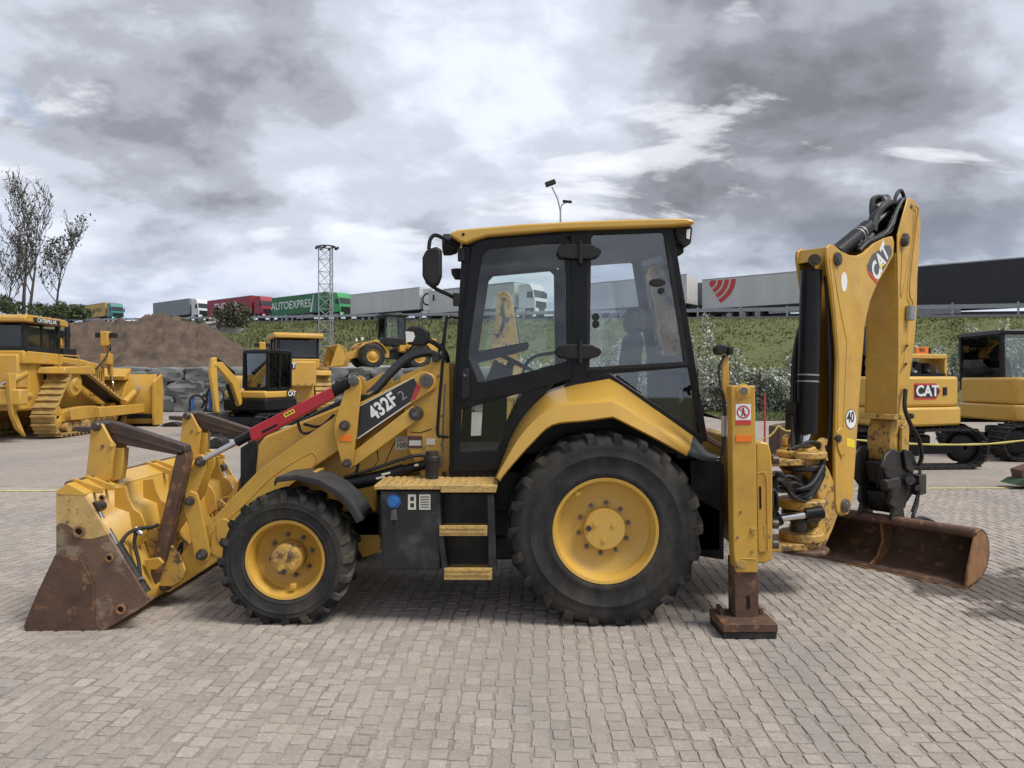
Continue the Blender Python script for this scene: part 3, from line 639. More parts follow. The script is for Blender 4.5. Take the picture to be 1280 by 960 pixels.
BU = [(882, 478, 29.5, 3.0, 3.9, 'tall silver-leaved shrub beside the rear cab post, tallest of its row'), (912, 480, 29.0, 2.0, 2.3, 'low silvery shrub behind the stabiliser lamp'), (935, 480, 29.8, 2.0, 2.0, 'grey-green shrub just left of the fence corner post'), (962, 480, 29.4, 2.3, 2.1, 'grey-green shrub right of the fence corner post'), (990, 480, 29.9, 2.2, 2.3, 'silvery shrub touching the left side of the boom'),
      (770, 478, 29.8, 2.8, 3.0, 'silver shrub seen through the rear cab glass'), (735, 478, 29.6, 2.2, 2.4, 'grey-green shrub behind the cab pillar'), (690, 478, 29.5, 2.4, 2.3, 'silvery shrub seen through the door glass near its rear edge'), (662, 478, 29.7, 2.4, 2.5, 'silvery shrub seen through the middle of the door glass'), (820, 478, 30, 2.6, 2.8, 'silver shrub seen behind the rear console of the cab')]
for k, (px, py, Yw, w, h, lab) in enumerate(BU):
    b = P(px, py, Yw); b.z = lawn_z(max(b.x, 9), Yw) if b.x > 9 else .03; bush('silver_shrub', lab, b, w * 1.1, h * 1.28, 40 + k, 7500 if h > 3.5 else 5200, MT['leaf_silver'], 'silver shrubs along the fence', .085, 18)
for k, (px, py, Yw, w, h, lab) in enumerate(((1150, 418, 30, 3, 1.2, 'low silvery shrub showing above the open engine bay'), (1255, 418, 31, 3.2, 2.0, 'silvery shrub tops above the black excavator cab at the right edge'), (1215, 425, 31.5, 2.5, 1.3, 'small silvery shrub left of the one at the right edge'))):
    b = P(px, py, Yw); b.z = lawn_z(b.x, Yw); h = P(px, py - 16 - 14 * (k == 1), Yw).z - b.z; bush('silver_shrub', lab, b, w, h, 70 + k, 3200, MT['leaf_silver'], 'silver shrubs along the fence', .10, 14)
b = P(293, 408, 51); bush('bush', 'dark green bush in front of the red lorry', b, 3.0, P(293, 372, 51).z - b.z, 91, 3400, MT['leaf_dark'], None, .12, 12)
for k, (px, py, w, h, lab) in enumerate(((235, 412, 3, .9, 'low weedy bush at the right shoulder of the soil heap'), (62, 396, 4, 1.3, 'dark leafy bush at the foot of the sparse tree'), (90, 398, 3.0, 1.2, 'leafy bush between the sparse tree and the soil heap'), (15, 392, 3.6, 1.5, 'green bush under the tall tree above the bulldozer cab'))):
    b = P(px, py, 46); bush('bush', lab, b, w, h, 95 + k, 1800, MT['leaf'], 'bushes left of the lorries', .11, 9)
# weeds along the foot of the bank behind the terrace
def weeds():
    r = random.Random(8); mb = MB()
    for _ in range(30000):
        s = r.uniform(-60, 40); q = 1.8 + r.random() * 25; p = RP(s, q); f = ((q - 1.6) / 26) ** (1 / 1.2); e = f * f * (3 - 2 * f); top = road_z(s) - .25
        z = top + (.4 - top) * e + fbm(p.x, p.y, .22) * .5 * math.sin(math.pi * min(1, f + .06)); h = r.uniform(.12, .42) * (1.0 if s < 38 else .38) * (1.0 + .9 * max(0, noise.noise(Vector((p.x * .15, p.y * .15, 0)))))
        a = r.uniform(0, 6.28); dx, dy = .10 * math.cos(a), .10 * math.sin(a); lx, ly = r.gauss(0, .16), r.gauss(0, .16); mb.cur = r.random()
        mb.add([(p.x - dx, p.y - dy, z - .1), (p.x + dx, p.y + dy, z - .1), (p.x + lx, p.y + ly, z + h)], [(0, 1, 2)])
    stuff(tag(mb.build('weeds', MT['weed'], recalc=False, smooth=0), 'tall rough weeds covering the motorway bank', 'weeds'))
weeds()
def bank_grass():
    r = random.Random(77); mb = MB()
    for _ in range(40000):
        s = r.uniform(38, 100); q = 1.65 + r.random() ** 1.3 * 22; p = RP(s, q); f = ((q - 1.6) / 26) ** (1 / 1.2); e = f * f * (3 - 2 * f); top = road_z(s) - .25
        z = top + (.4 - top) * e + fbm(p.x, p.y, .22) * .5 * math.sin(math.pi * min(1, f + .06)); h = r.uniform(.03, .13) * (1 + 1.2 * max(0, noise.noise(Vector((p.x * .4, p.y * .4, 5)))))
        a = r.uniform(0, 6.28); dx, dy = .09 * math.cos(a), .09 * math.sin(a); mb.cur = r.random()
        mb.add([(p.x - dx, p.y - dy, z - .12), (p.x + dx, p.y + dy, z - .12), (p.x + r.gauss(0, .1), p.y + r.gauss(0, .1), z + h)], [(0, 1, 2)])
    stuff(tag(mb.build('bank_grass', MT['bank_blade'], recalc=False, smooth=0), 'rough grass tufts on the bank below the white and black trailers', 'grass'))
bank_grass()
def grass():
    r = random.Random(18); mb = MB()
    for _ in range(26000):
        y = 24.55 + r.random() ** 1.4 * 18; x = r.uniform(9.05, 9.05 + (y - 24) * .2 + 30)
        z = lawn_z(x, y); h = r.uniform(.05, .15); a = r.uniform(0, 6.28); dx, dy = .03 * math.cos(a), .03 * math.sin(a); mb.cur = r.random()
        mb.add([(x - dx, y - dy, z - .02), (x + dx, y + dy, z - .02), (x + r.gauss(0, .05), y + r.gauss(0, .05), z + h)], [(0, 1, 2)])
    stuff(tag(mb.build('grass', MT['blade'], recalc=False, smooth=0), 'short green grass of the lawn beyond the paved yard', 'grass'))
grass()
# wire fence in front of the shrubs
def fence():
    Yf = 28.2; t = thing('wire_fence', 'thin wire fence with a braced corner post before the silver shrubs', 'fence', (P(950, 480, Yf).x, Yf, 0), world=True)
    xs = [P(px, 480, Yf).x for px in (650, 720, 790, 872, 950, 1030, 1110, 1190, 1270)]
    for x in xs: MB().cyl((x, Yf, 0), (x, Yf, 2.15), .035, n=8).build('post', MT['dark_steel'], t)
    x = xs[4]; MB().cyl((x, Yf, 1.9), (x - 1.4, Yf, .1), .025, n=6).build('brace', MT['dark_steel'], t); MB().cyl((x, Yf, 1.7), (x + .9, Yf, .1), .02, n=6).build('brace', MT['dark_steel'], t)
    m_ = MB()
    for z in (.1, .7, 1.3, 1.9): m_.cyl((xs[0], Yf, z), (xs[-1], Yf, z), .008, n=4)
    n = 0
    for k in range(n):
        x = xs[0] + (xs[-1] - xs[0]) * k / n
        for sg in (-1, 1): m_.cyl((x, Yf, .1), (x + sg * 1.8, Yf, 1.9), .0022, n=3)
    stuff(m_.build('wire', MT['dark_steel'], t, smooth=0))
fence()

# ---------------------------------------------------------------- other machines parked in the yard
def hull(pts):
    pts = sorted(set(pts)); lo, up = [], []
    for seq, out in ((pts, lo), (pts[::-1], up)):
        for p in seq:
            while len(out) > 1 and (out[-1][0] - out[-2][0]) * (p[1] - out[-2][1]) - (out[-1][1] - out[-2][1]) * (p[0] - out[-2][0]) <= 0: out.pop()
            out.append(p)
    return lo[:-1] + up[:-1]
def track(parent, circles, yc, w, pitch, shoe, beltm, shoem):
    h = hull([(round(x + r * math.cos(a), 4), round(z + r * math.sin(a), 4)) for x, z, r in circles for a in (k * math.pi / 12 for k in range(24))])
    t = MB().ring(h, [(x * .985 + circles[0][0] * .015, z * .93 + .03) for x, z in h], yc - w * .28, yc + w * .28).build('track', beltm, parent)
    L_ = [0.0]
    for i in range(len(h)): a, b = h[i], h[(i + 1) % len(h)]; L_.append(L_[-1] + math.hypot(b[0] - a[0], b[1] - a[1]))
    n = int(L_[-1] / pitch); i = 0
    for k in range(n):
        d = L_[-1] * k / n
        while L_[i + 1] < d: i += 1
        a, b = h[i], h[(i + 1) % len(h)]; f = (d - L_[i]) / (L_[i + 1] - L_[i]); ang = math.atan2(b[1] - a[1], b[0] - a[0])
        link('track_shoe', shoe, shoem, t, Matrix.Translation((a[0] + (b[0] - a[0]) * f, yc, a[1] + (b[1] - a[1]) * f)) @ Matrix.Rotation(-ang, 4, 'Y'))
    return t
def shoe_mesh(w, pitch, th, gh):
    # lies in the xy plane, its outside towards -z
    return MB().box((-pitch * .47, -w / 2, -th), (pitch * .47, w / 2, 0)).box((-pitch * .40, -w / 2 + .005, -gh), (-pitch * .22, w / 2 - .005, -th)).mesh('track_shoe', 30)
def B(name, parent, m_, a, b, bevel=.03, M_=None): return MB().box(a, b, M_).build(name, m_, parent, bevel=bevel)
def hyd(parent, p, q, f, r, bm=None, name='hydraulic_cylinder'):
    p, q = Vector(p), Vector(q); c = p.lerp(q, f)
    o = MB().cyl(p, c, r, n=14).build(name, bm or MT['yellow_far'], parent); MB().cyl(c, q, r * .5, n=10).build('rod', MT['chrome'], o); return o
SHOE_D = shoe_mesh(.61, .216, .035, .10); SHOE_M = shoe_mesh(.45, .12, .04, .06); SHOE_L = shoe_mesh(.55, .13, .045, .075)

def dozer(label, loc, rot, scale=1.0, ripper=True, blade=True):
    t = thing('bulldozer', label, 'bulldozer', loc, rot, 'bulldozers'); t.scale = (scale,) * 3; Yf = MT['yellow_far']; K = MT['plastic']
    for sg in (-1, 1):
        yc = sg * 1.03
        tr = track(t, [(-.75, 1.48, .46), (-1.55, .55, .42), (1.75, .52, .40)], yc, .61, .216, SHOE_D, MT['dark_steel'], MT['yellow_track'])
        MB().lathe([(-.2, .1), (-.2, .34), (-.14, .40), (.14, .40), (.2, .34), (.2, .1)], (-.75, yc, 1.48), n=20).build('sprocket', Yf, tr)
        MB().lathe([(-.26, .02), (-.26, .15), (-.2, .20)], (-.75, yc, 1.48) if sg < 0 else (-.75, yc + .5, 1.48), n=16).build('sprocket_hub', Yf, tr)
        for k in range(8): MB().cyl((-1.15 + k * .36, yc - .24, .27), (-1.15 + k * .36, yc + .24, .27), .15, n=12).build('roller', MT['yellow_track'], tr)
        for x, z, r in ((-1.55, .55, .34), (1.75, .52, .33)): MB().lathe([(-.14, .06), (-.16, r * .6), (-.1, r), (.1, r), (.16, r * .6), (.14, .06)], (x, yc, z), n=18).build('idler', Yf, tr)
        MB().slab([(-1.6, .42), (1.7, .42), (1.7, .66), (.4, .80), (-.6, .80), (-1.3, .70)], yc - .16, yc + .16).build('roller_frame', Yf, t, bevel=.02)
        MB().slab([(-1.25, .46), (-.55, .46), (-.45, .82), (-1.35, .78)], yc + sg * .30, yc + sg * .34).build('frame_guard', Yf, t, bevel=.015)
        if blade: MB().beam((-.1, sg * 1.5, .62), (2.95, sg * 1.5, .62), .16, .30).build('push_arm', Yf, t, bevel=.02)
        MB().slab([(-1.5, 1.92), (-.2, 1.98), (.15, 1.85), (.2, 1.72), (-1.55, 1.74)], min(sg * .62, sg * 1.34), max(sg * .62, sg * 1.34)).build('mudguard', Yf, t, bevel=.03)
    MB().slab([(-1.9, .75), (2.25, .75), (2.3, 1.2), (2.3, 2.02), (1.0, 2.18), (-.2, 2.25), (-1.9, 2.1)], -.62, .62).build('body', Yf, t, bevel=.05)
    for sg in (-1, 1): MB().slab([(-1.3, 1.90), (1.25, 1.80), (1.25, 2.0), (-1.3, 2.12)], sg * .625, sg * .64).build('dark_stripe', MT['decal_black'], t)
    for sg in (-1, 1): MB().slab([(1.3, 1.1), (2.1, 1.1), (2.1, 1.95), (1.3, 1.99)], sg * .622, sg * .645).build('side_door', Yf, t, bevel=.01)
    B('grille', t, K, (2.3, -.5, 1.0), (2.33, .5, 1.95), .01)
    B('vent', t, K, (-1.2, -.66, 1.55), (-.4, -.625, 1.75), 0)
    # cab
    cz0, cz1 = 2.30, 3.08; CX = -.5
    MB().slab([(-2.3, 2.0), (-.45, 2.0), (-.4, 2.3), (-2.3, 2.34)], -.74, .74).build('cab_pedestal', Yf, t, bevel=.03)
    B('cab_floor', t, K, (-1.75 + CX, -.72, cz0), (-.05 + CX, .72, cz0 + .16))
    for x in (-1.70 + CX, -.12 + CX):
        for y in (-.69, .69): B('cab_post', t, K, (x - .06, y - .05, cz0), (x + .06, y + .05, cz1), .015)
    for y in (-.70, .70):
        B('side_window', t, MT['darkglass'], (-1.64 + CX, y - .01, cz0 + .16), (-.18 + CX, y + .01, cz1 - .1), 0); B('door_rail', t, K, (-.98 + CX, y - .03, cz0 + .1), (-.9 + CX, y + .03, cz1), 0)
    B('rear_window', t, MT['darkglass'], (-1.72 + CX, -.64, cz0 + .16), (-1.70 + CX, .64, cz1 - .08), 0); B('front_window', t, MT['darkglass'], (-.13 + CX, -.64, cz0 + .16), (-.11 + CX, .64, cz1 - .08), 0)
    MB().slab([(-1.95 + CX, cz1), (.15 + CX, cz1), (.12 + CX, cz1 + .14), (-.1 + CX, cz1 + .19), (-1.85 + CX, cz1 + .19), (-1.95 + CX, cz1 + .12)], -.86, .86).build('roof', Yf, t, bevel=.03)
    B('name_panel', t, MT['decal_black'], (-1.6 + CX, -.88, cz1 + .0), (-.35 + CX, -.865, cz1 + .14), 0)
    lettering('CATERPILLAR', MT['white'], t, (-1.0 + CX, -.885, cz1 + .07), (1, 0, 0), (0, 0, 1), .15, bold=.01)
    B('fuel_tank', t, Yf, (-2.35, -.62, 1.35), (-1.9, .62, 2.25), .05)
    B('name_panel', t, MT['decal_black'], (-2.37, .12, 1.98), (-2.352, .56, 2.2), 0); lettering('CAT', MT['white'], t, (-2.375, .34, 2.09), (0, -1, 0), (0, 0, 1), .24, bold=.03)
    for y in (-.62, .62): B('work_lamp', t, K, (CX, y - .1, cz1 - .28), (CX + .2, y + .1, cz1 - .1), .02)
    MB().cyl((.55, -.35, 2.15), (.55, -.35, 3.25), .075, n=12).build('exhaust', K, t); MB().cyl((.35, .3, 2.15), (.35, .3, 2.8), .15, n=14).build('precleaner', K, t)
    B('air_box', t, K, (-.1, -.6, 2.2), (.6, .1, 2.5), .03)
    if blade:
        for y in (-.72, .72):
            hyd(t, (2.15, y, 2.75), (2.75, y, .9), .55, .085, Yf, 'lift_cylinder'); B('cylinder_head', t, Yf, (2.0, y - .12, 2.65), (2.28, y + .12, 3.12), .03)
            B('cylinder_carrier', t, Yf, (1.95, y - .16, 2.05), (2.3, y + .1, 2.4), .03)
            for s2 in (-1, 1): B('work_lamp', t, K, (2.05, y + s2 * .22 - .08, 2.92), (2.3, y + s2 * .22 + .08, 3.08), .02)
        bl = MB(); prof = [(3.25, .08), (3.02, .45), (2.98, .95), (3.08, 1.40), (3.30, 1.75)]
        bl.slab(prof + [(x - .08, z) for x, z in prof[::-1]], -1.85, 1.85).build('blade', Yf, t, bevel=.01)
        for sg in (-1, 1): MB().slab([(3.55, .05), (2.9, .05), (2.82, .5), (2.86, 1.5), (3.5, 1.75), (3.62, 1.2)], min(sg * 1.85, sg * 1.93), max(sg * 1.85, sg * 1.93)).build('blade_end', Yf, t, bevel=.01)
        MB().slab([(3.25, .0), (3.35, .0), (3.02, .42), (2.94, .42)], -1.9, 1.9).build('cutting_edge', MT['dark_steel'], t)
        for y in (-1.0, -.35, .35, 1.0): MB().slab([(2.98, .4), (2.6, .55), (2.62, 1.0), (3.0, 1.5)], y - .03, y + .03).build('blade_rib', Yf, t)
        MB().slab([(3.2, 1.6), (2.8, 1.55), (2.78, 1.68), (3.3, 1.95)], -1.0, 1.0).build('spill_guard', Yf, t, bevel=.01)
        for sg in (-1, 1): hyd(t, (1.6, sg * 1.5, .85), (2.9, sg * 1.45, 1.35), .6, .10, Yf, 'tilt_cylinder')
    # small fittings: handrails, grille bars, hoses, tank cap
    for sg in (-1, 1):
        MB().tube([(-.35, sg * .76, 2.4), (-.35, sg * .80, 2.75), (-.9, sg * .80, 2.78), (-.95, sg * .76, 2.4)], .02, 6).build('handrail', K, t); MB().tube([(-1.5, sg * 1.2, 1.95), (-1.5, sg * 1.2, 2.25), (-.5, sg * 1.2, 2.25), (-.5, sg * 1.2, 1.95)], .018, 6).build('handrail', Yf, t)
        for k in range(6): MB().box((1.38 + k * .12, sg * .65 - .006, 1.2), (1.42 + k * .12, sg * .65 + .006, 1.85)).build('door_louvre', K, t)
        if blade: MB().tube([(1.6, sg * .66, 1.9), (1.9, sg * .85, 2.3), (2.1, sg * .86, 2.7), (2.25, sg * .80, 2.5)], .03, 6).build('hose', MT['hose'], t)
    for k in range(9): B('grille_bar', t, Yf, (2.33, -.48, 1.05 + k * .1), (2.345, .48, 1.08 + k * .1), 0)
    for k in range(5): B('tank_bolt', t, MT['steel'], (-2.37, -.5 + k * .25, 1.42), (-2.35, -.46 + k * .25, 1.46), 0)
    if ripper:
        B('ripper_beam', t, Yf, (-3.1, -1.1, .95), (-2.75, 1.1, 1.35), .04)
        for y in (-.55, .55):
            hyd(t, (-1.95, y, 1.75), (-2.95, y, 1.45), .65, .11, Yf, 'ripper_cylinder'); hyd(t, (-1.95, y * 1.2, 1.15), (-2.95, y * 1.2, 1.2), .75, .10, Yf, 'ripper_link')
        for y in (-.85, 0, .85): MB().slab([(-3.2, 1.75), (-2.92, 1.75), (-2.9, .75), (-2.62, .30), (-2.5, .12), (-2.85, .35), (-3.1, .75)], y - .05, y + .05).build('ripper_shank', Yf, t, bevel=.015)
        B('ripper_frame', t, Yf, (-2.75, -.8, .8), (-2.1, .8, 1.0), .04)
    return t
dozer('yellow bulldozer with high triangular tracks, wide blade and rear ripper at the left', (-14.95, 17.6, 0), R(95), 1.1)
dozer('yellow bulldozer seen from behind, right of the small black-cabbed excavator', (-9.35, 24.6, 0), R(116), 1.08, ripper=False, blade=True)

def digger(name, label, loc, under, house, scale=1.0, boom=True, style=0, group='excavators'):
    t = thing(name, label, 'excavator', loc, 0, group); t.scale = (scale,) * 3
    Yf = MT['yellow_clean']; K = MT['black']; U = Matrix.Rotation(under, 4, 'Z'); Hm = Matrix.Rotation(house, 4, 'Z')
    big = style > 0; sh = SHOE_L if big else SHOE_M; rz = .36 if big else .26; hl = 1.25 if big else .85; hw = .98 if big else .72
    for sg in (-1, 1):
        tr = track(t, [(-hl, rz + .06, rz), (hl, rz + .06, rz)], sg * hw, .5, .13 if big else .12, sh, MT['rubber'], MT['rubber'])
        tr.matrix_basis = U
        for x in (-hl, hl): MB().lathe([(-.12, .04), (-.14, rz * .5), (-.08, rz * .85), (.08, rz * .85), (.14, rz * .5), (.12, .04)], (x, sg * hw, rz + .06), n=16).build('idler', K, tr)
        MB().box((-hl, sg * hw - .1, rz - .06), (hl, sg * hw + .1, rz + .14)).build('track_frame', K, tr, bevel=.02)
    B('undercarriage', t, K, (-.6, -hw, rz), (.6, hw, rz + .32), .04, U)
    hz = rz * 2 + .16; MB().cyl((0, 0, hz - .12), (0, 0, hz + .02), .45, n=24).build('slew_ring', MT['dark_steel'], t)
    wy = 1.10 if big else .8; xr = -1.35 if big else -.95; top = hz + (1.0 if big else .62)
    # rounded counterweight plan
    plan = [(.95, -wy), (.95, wy), (xr + .45, wy), (xr + .12, wy * .72), (xr, wy * .3), (xr, -wy * .3), (xr + .12, -wy * .72), (xr + .45, -wy)]
    if big: plan = [(.95, -wy), (.95, wy), (xr + .30, wy), (xr + .08, wy * .86), (xr, wy * .6), (xr, -wy * .6), (xr + .08, -wy * .86), (xr + .30, -wy)]
    MB().prism([(x, y, hz) for x, y in plan], (0, 0, .38)).xf(Hm).build('counterweight', Yf if big else K, t, bevel=.05)
    MB().prism([(x * .97 + .01, y * .975, hz + .385) for x, y in plan], (0, 0, top - hz - .385)).xf(Hm).build('engine_hood', Yf, t, bevel=.06)
    # cab on the left half
    x0, x1 = (-1.12, .95) if style == 2 else (-.45, 1.15) if big else (-.25, .85); y0, y1 = (-.35, 1.06) if style == 2 else (.05, 1.06) if big else (-.1, .76); z0, z1 = hz + .38, hz + (2.0 if big else 1.75)
    cm = MB(); cm.box((x0, y0, z0), (x1, y1, z0 + .35)); cb = cm.xf(Hm).build('cab', K, t, bevel=.04)
    for x, y in ((x0, y0), (x0, y1), (x1, y0), (x1, y1), ((x0 + x1) / 2, y1)): MB().beam((x * .97, y, z0 + .3), (x * .93 if x > 0 else x, y, z1), .08, .08, up=(1, 0, 0)).xf(Hm).build('cab_post', K, cb)
    MB().slab([(x0 - .08, z1), (x1 + .02, z1), (x1 - .05, z1 + .12), (x0, z1 + .12)], y0 - .05, y1 + .05).xf(Hm).build('cab_roof', K, cb, bevel=.03)
    for a, b in (((x0 + .04, y0 - .005, z0 + .35), (x1 - .06, y0 + .005, z1)), ((x0 + .04, y1 - .005, z0 + .35), (x1 - .06, y1 + .005, z1)), ((x1 - .06, y0 + .04, z0 + .35), (x1 - .05, y1 - .04, z1)), ((x0 - .005, y0 + .04, z0 + .45), (x0 + .005, y1 - .04, z1))):
        MB().box(a, b).xf(Hm).build('cab_window', GLASS, cb, smooth=0)
    MB().slab([(x0 + .3, z0 + .3), (x0 + .85, z0 + .3), (x0 + .85, z0 + .45), (x0 + .5, z0 + .5), (x0 + .38, z0 + 1.1), (x0 + .24, z0 + 1.1)], y0 + .25, y1 - .25).xf(Hm).build('seat', MT['seat'], cb, bevel=.04)
    if boom:
        L_ = 1.5 if big else .92; bw = .13 if big else .075
        pr = [(.9, hz + .25), (1.05, hz + .15), (1.35, hz + L_ * .9), (1.95, hz + L_ * 1.45), (2.1, hz + L_ * 1.45), (2.05, hz + L_ * 1.6), (1.75, hz + L_ * 1.6), (1.1, hz + L_ * 1.05)]
        MB().slab(pr, -.15 - bw, -.15 + bw).xf(Hm).build('boom', Yf, t, bevel=.02)
        pr = [(1.95, hz + L_ * 1.75), (2.12, hz + L_ * 1.72), (2.2, hz + L_ * 1.3), (1.98, hz + .0), (1.85, hz + .0), (1.95, hz + L_ * 1.3)]
        MB().slab(pr, -.15 - bw * .8, -.15 + bw * .8).xf(Hm).build('stick', Yf, t, bevel=.02)
        o = MB(); o.cyl((1.25, -.15, hz + .3), (1.5, -.15, hz + L_ * .9), .06, n=12); o.xf(Hm).build('boom_cylinder', K, t)
        o = MB(); o.cyl((1.2, -.15, hz + L_ * 1.25), (1.95, -.15, hz + L_ * 1.72), .05, n=12); o.xf(Hm).build('stick_cylinder', K, t)
        MB().slab([(1.75, hz), (2.1, hz), (2.2, hz - .35), (1.95, hz - .55), (1.6, hz - .5), (1.62, hz - .42), (1.85, hz - .35)], -.45, .15).xf(Hm).build('bucket', MT['dark_steel'], t, bevel=.02)
    return t, Hm, hz, top, xr, wy
# small excavator left of the loader arms
t, Hm, hz, top, xr, wy = digger('mini_excavator', 'small excavator with black cab and yellow hood beside the stone wall', (-8.25, 18.6, 0), R(250), R(250), 1.06)
MB().slab([(1.15, .05), (1.2, .05), (1.32, .30), (1.2, .52), (1.15, .50), (1.24, .30)], -.85, .85).xf(Hm).build('dozer_blade', MT['black'], t)
for y in (-.4, .4): MB().beam((.5, y, .35), (1.2, y, .28), .08, .12).xf(Hm).build('blade_arm', MT['black'], t)
MB().box((-.5, wy - .01, hz + .42), (-.05, wy + .004, hz + .6)).xf(Hm).build('name_panel', MT['decal_black'], t)
xd = Hm @ Vector((-1, 0, 0)); lettering('CAT', MT['white'], t, Hm @ Vector((-.28, wy + .008, hz + .51)), xd, (0, 0, 1), .2, bold=.02)
# excavator behind the stick, its rear to the camera
t, Hm, hz, top, xr, wy = digger('excavator', 'yellow excavator with open engine bay behind the backhoe stick', (7.68, 9.9, 0), R(4), R(108), .97, True, 1)
up = (0, 0, 1); xd = Hm @ Vector((0, -1, 0))
for nm, m_, pl_, dx in (('emblem_border', MT['decal_red'], [(-.62, -.17), (.30, -.17), (.50, 0), (.30, .17), (-.62, .17)], .003), ('emblem_field', MT['decal_black'], [(-.60, -.13), (.28, -.13), (.44, 0), (.28, .13), (-.60, .13)], .006)):
    MB().prism([(xr * .97 + .01 - dx, -a * .62 - .05, hz + .70 + b * .95) for a, b in pl_], (-.004, 0, 0)).xf(Hm).build(nm, m_, t, smooth=0)
lettering('CAT', MT['white'], t, Hm @ Vector((xr * .97 - .004, -.0, hz + .70)), xd, up, .30, bold=.03)
MB().prism([(xr * .97 + .008, y, hz + z) for y, z in ((-.52, .62), (-.42, .62), (-.42, .78), (-.52, .78))], (-.012, 0, 0)).xf(Hm).build('latch', MT['plastic'], t)
MB().prism([(xr + .24, -wy * .86, hz + .45), (xr + .42, -wy * .99, hz + .45), (xr + .42, -wy * .99, hz + .92), (xr + .24, -wy * .86, hz + .92)], (-.02, -.02, 0)).xf(Hm).build('vent', MT['plastic'], t)
eb = MB().box((-1.1, -.75, top), (-.45, .7, top + .06)).xf(Hm).build('engine_tray', MT['black'], t)
rr = random.Random(4)
for k in range(9):
    y = -.7 + k * .16; MB().cyl((-1.0 + rr.uniform(0, .25), y, top + .05), (-.9 + rr.uniform(0, .3), y + rr.uniform(-.1, .1), top + rr.uniform(.2, .36)), rr.uniform(.05, .10), n=10).xf(Hm).build('engine_part', rr.choice((MT['chrome'], MT['black'], MT['dark_steel'], MT['galv'])), t)
MB().box((-1.12, -.75, top + .36), (-.7, .7, top + .46)).xf(Hm).build('engine_bridge', MT['yellow_clean'], t, bevel=.02)
for y in (-.76, .70): MB().box((-1.1, y, top), (-.5, y + .06, top + .4)).xf(Hm).build('engine_post', MT['yellow_clean'], t)
MB().box((-1.1, -.26, top + .46), (-1.07, .06, top + .60)).xf(Hm).build('number_plate', MT['orange'], t)
lettering('901', MT['decal_black'], t, Hm @ Vector((-1.103, -.10, top + .53)), xd, up, .12, bold=.01)
MB().cyl((-.6, -.8, top), (-.6, -.8, top + .6), .06, n=10).xf(Hm).build('exhaust', MT['black'], t)
# excavator at the right edge, seen from its right side
t, Hm, hz, top, xr, wy = digger('excavator', 'excavator with big black cab and a dealer sign at the right edge', (12.05, 11.2, 0), R(0), R(2), .96, False, 2)
up = (0, 0, 1); xd = Hm @ Vector((1, 0, 0)); yy = -wy * .975
MB().box((-.42, yy - .008, hz + .62), (.05, yy - .001, hz + .82)).xf(Hm).build('name_panel', MT['decal_black'], t); lettering('CAT', MT['white'], t, Hm @ Vector((-.25, yy - .012, hz + .72)), xd, up, .24, bold=.03)
MB().box((-.62, -wy - .03, hz + .02), (.5, -wy - .015, hz + .42)).xf(Hm).build('sign_board', MT['white'], t); MB().box((-.60, -wy - .036, hz + .21), (.48, -wy - .031, hz + .40)).xf(Hm).build('sign_band', MT['yellow_clean'], t)
lettering('ZEPPELIN', MT['decal_black'], t, Hm @ Vector((-.06, -wy - .039, hz + .30)), xd, up, .15, bold=.012); lettering('pou\u017eit\u00e9 stroje', MT['decal_black'], t, Hm @ Vector((-.06, -wy - .034, hz + .11)), xd, up, .12, bold=.005)
lettering('301.5E2', MT['decal_black'], t, Hm @ Vector((xr + .62, yy - .004, hz + .47)), xd, up, .10, bold=.01)
MB().lathe([(0, .0), (0, .10), (.02, .11), (.02, .13), (0, .14)], Hm @ Vector((xr + .62, yy - .01, hz + .68)), n=18).build('fuel_cap', MT['plastic'], t)
MB().box((xr + .95, yy - .006, hz + .50), (xr + 1.08, yy - .001, hz + .68)).xf(Hm).build('warning_label', MT['decal_red'], t)
MB().lathe([(0, 0), (0, .09), (.02, .09)], Hm @ Vector((xr + .98, -wy - .015, hz + .2)), n=16).build('tow_eye', MT['plastic'], t)

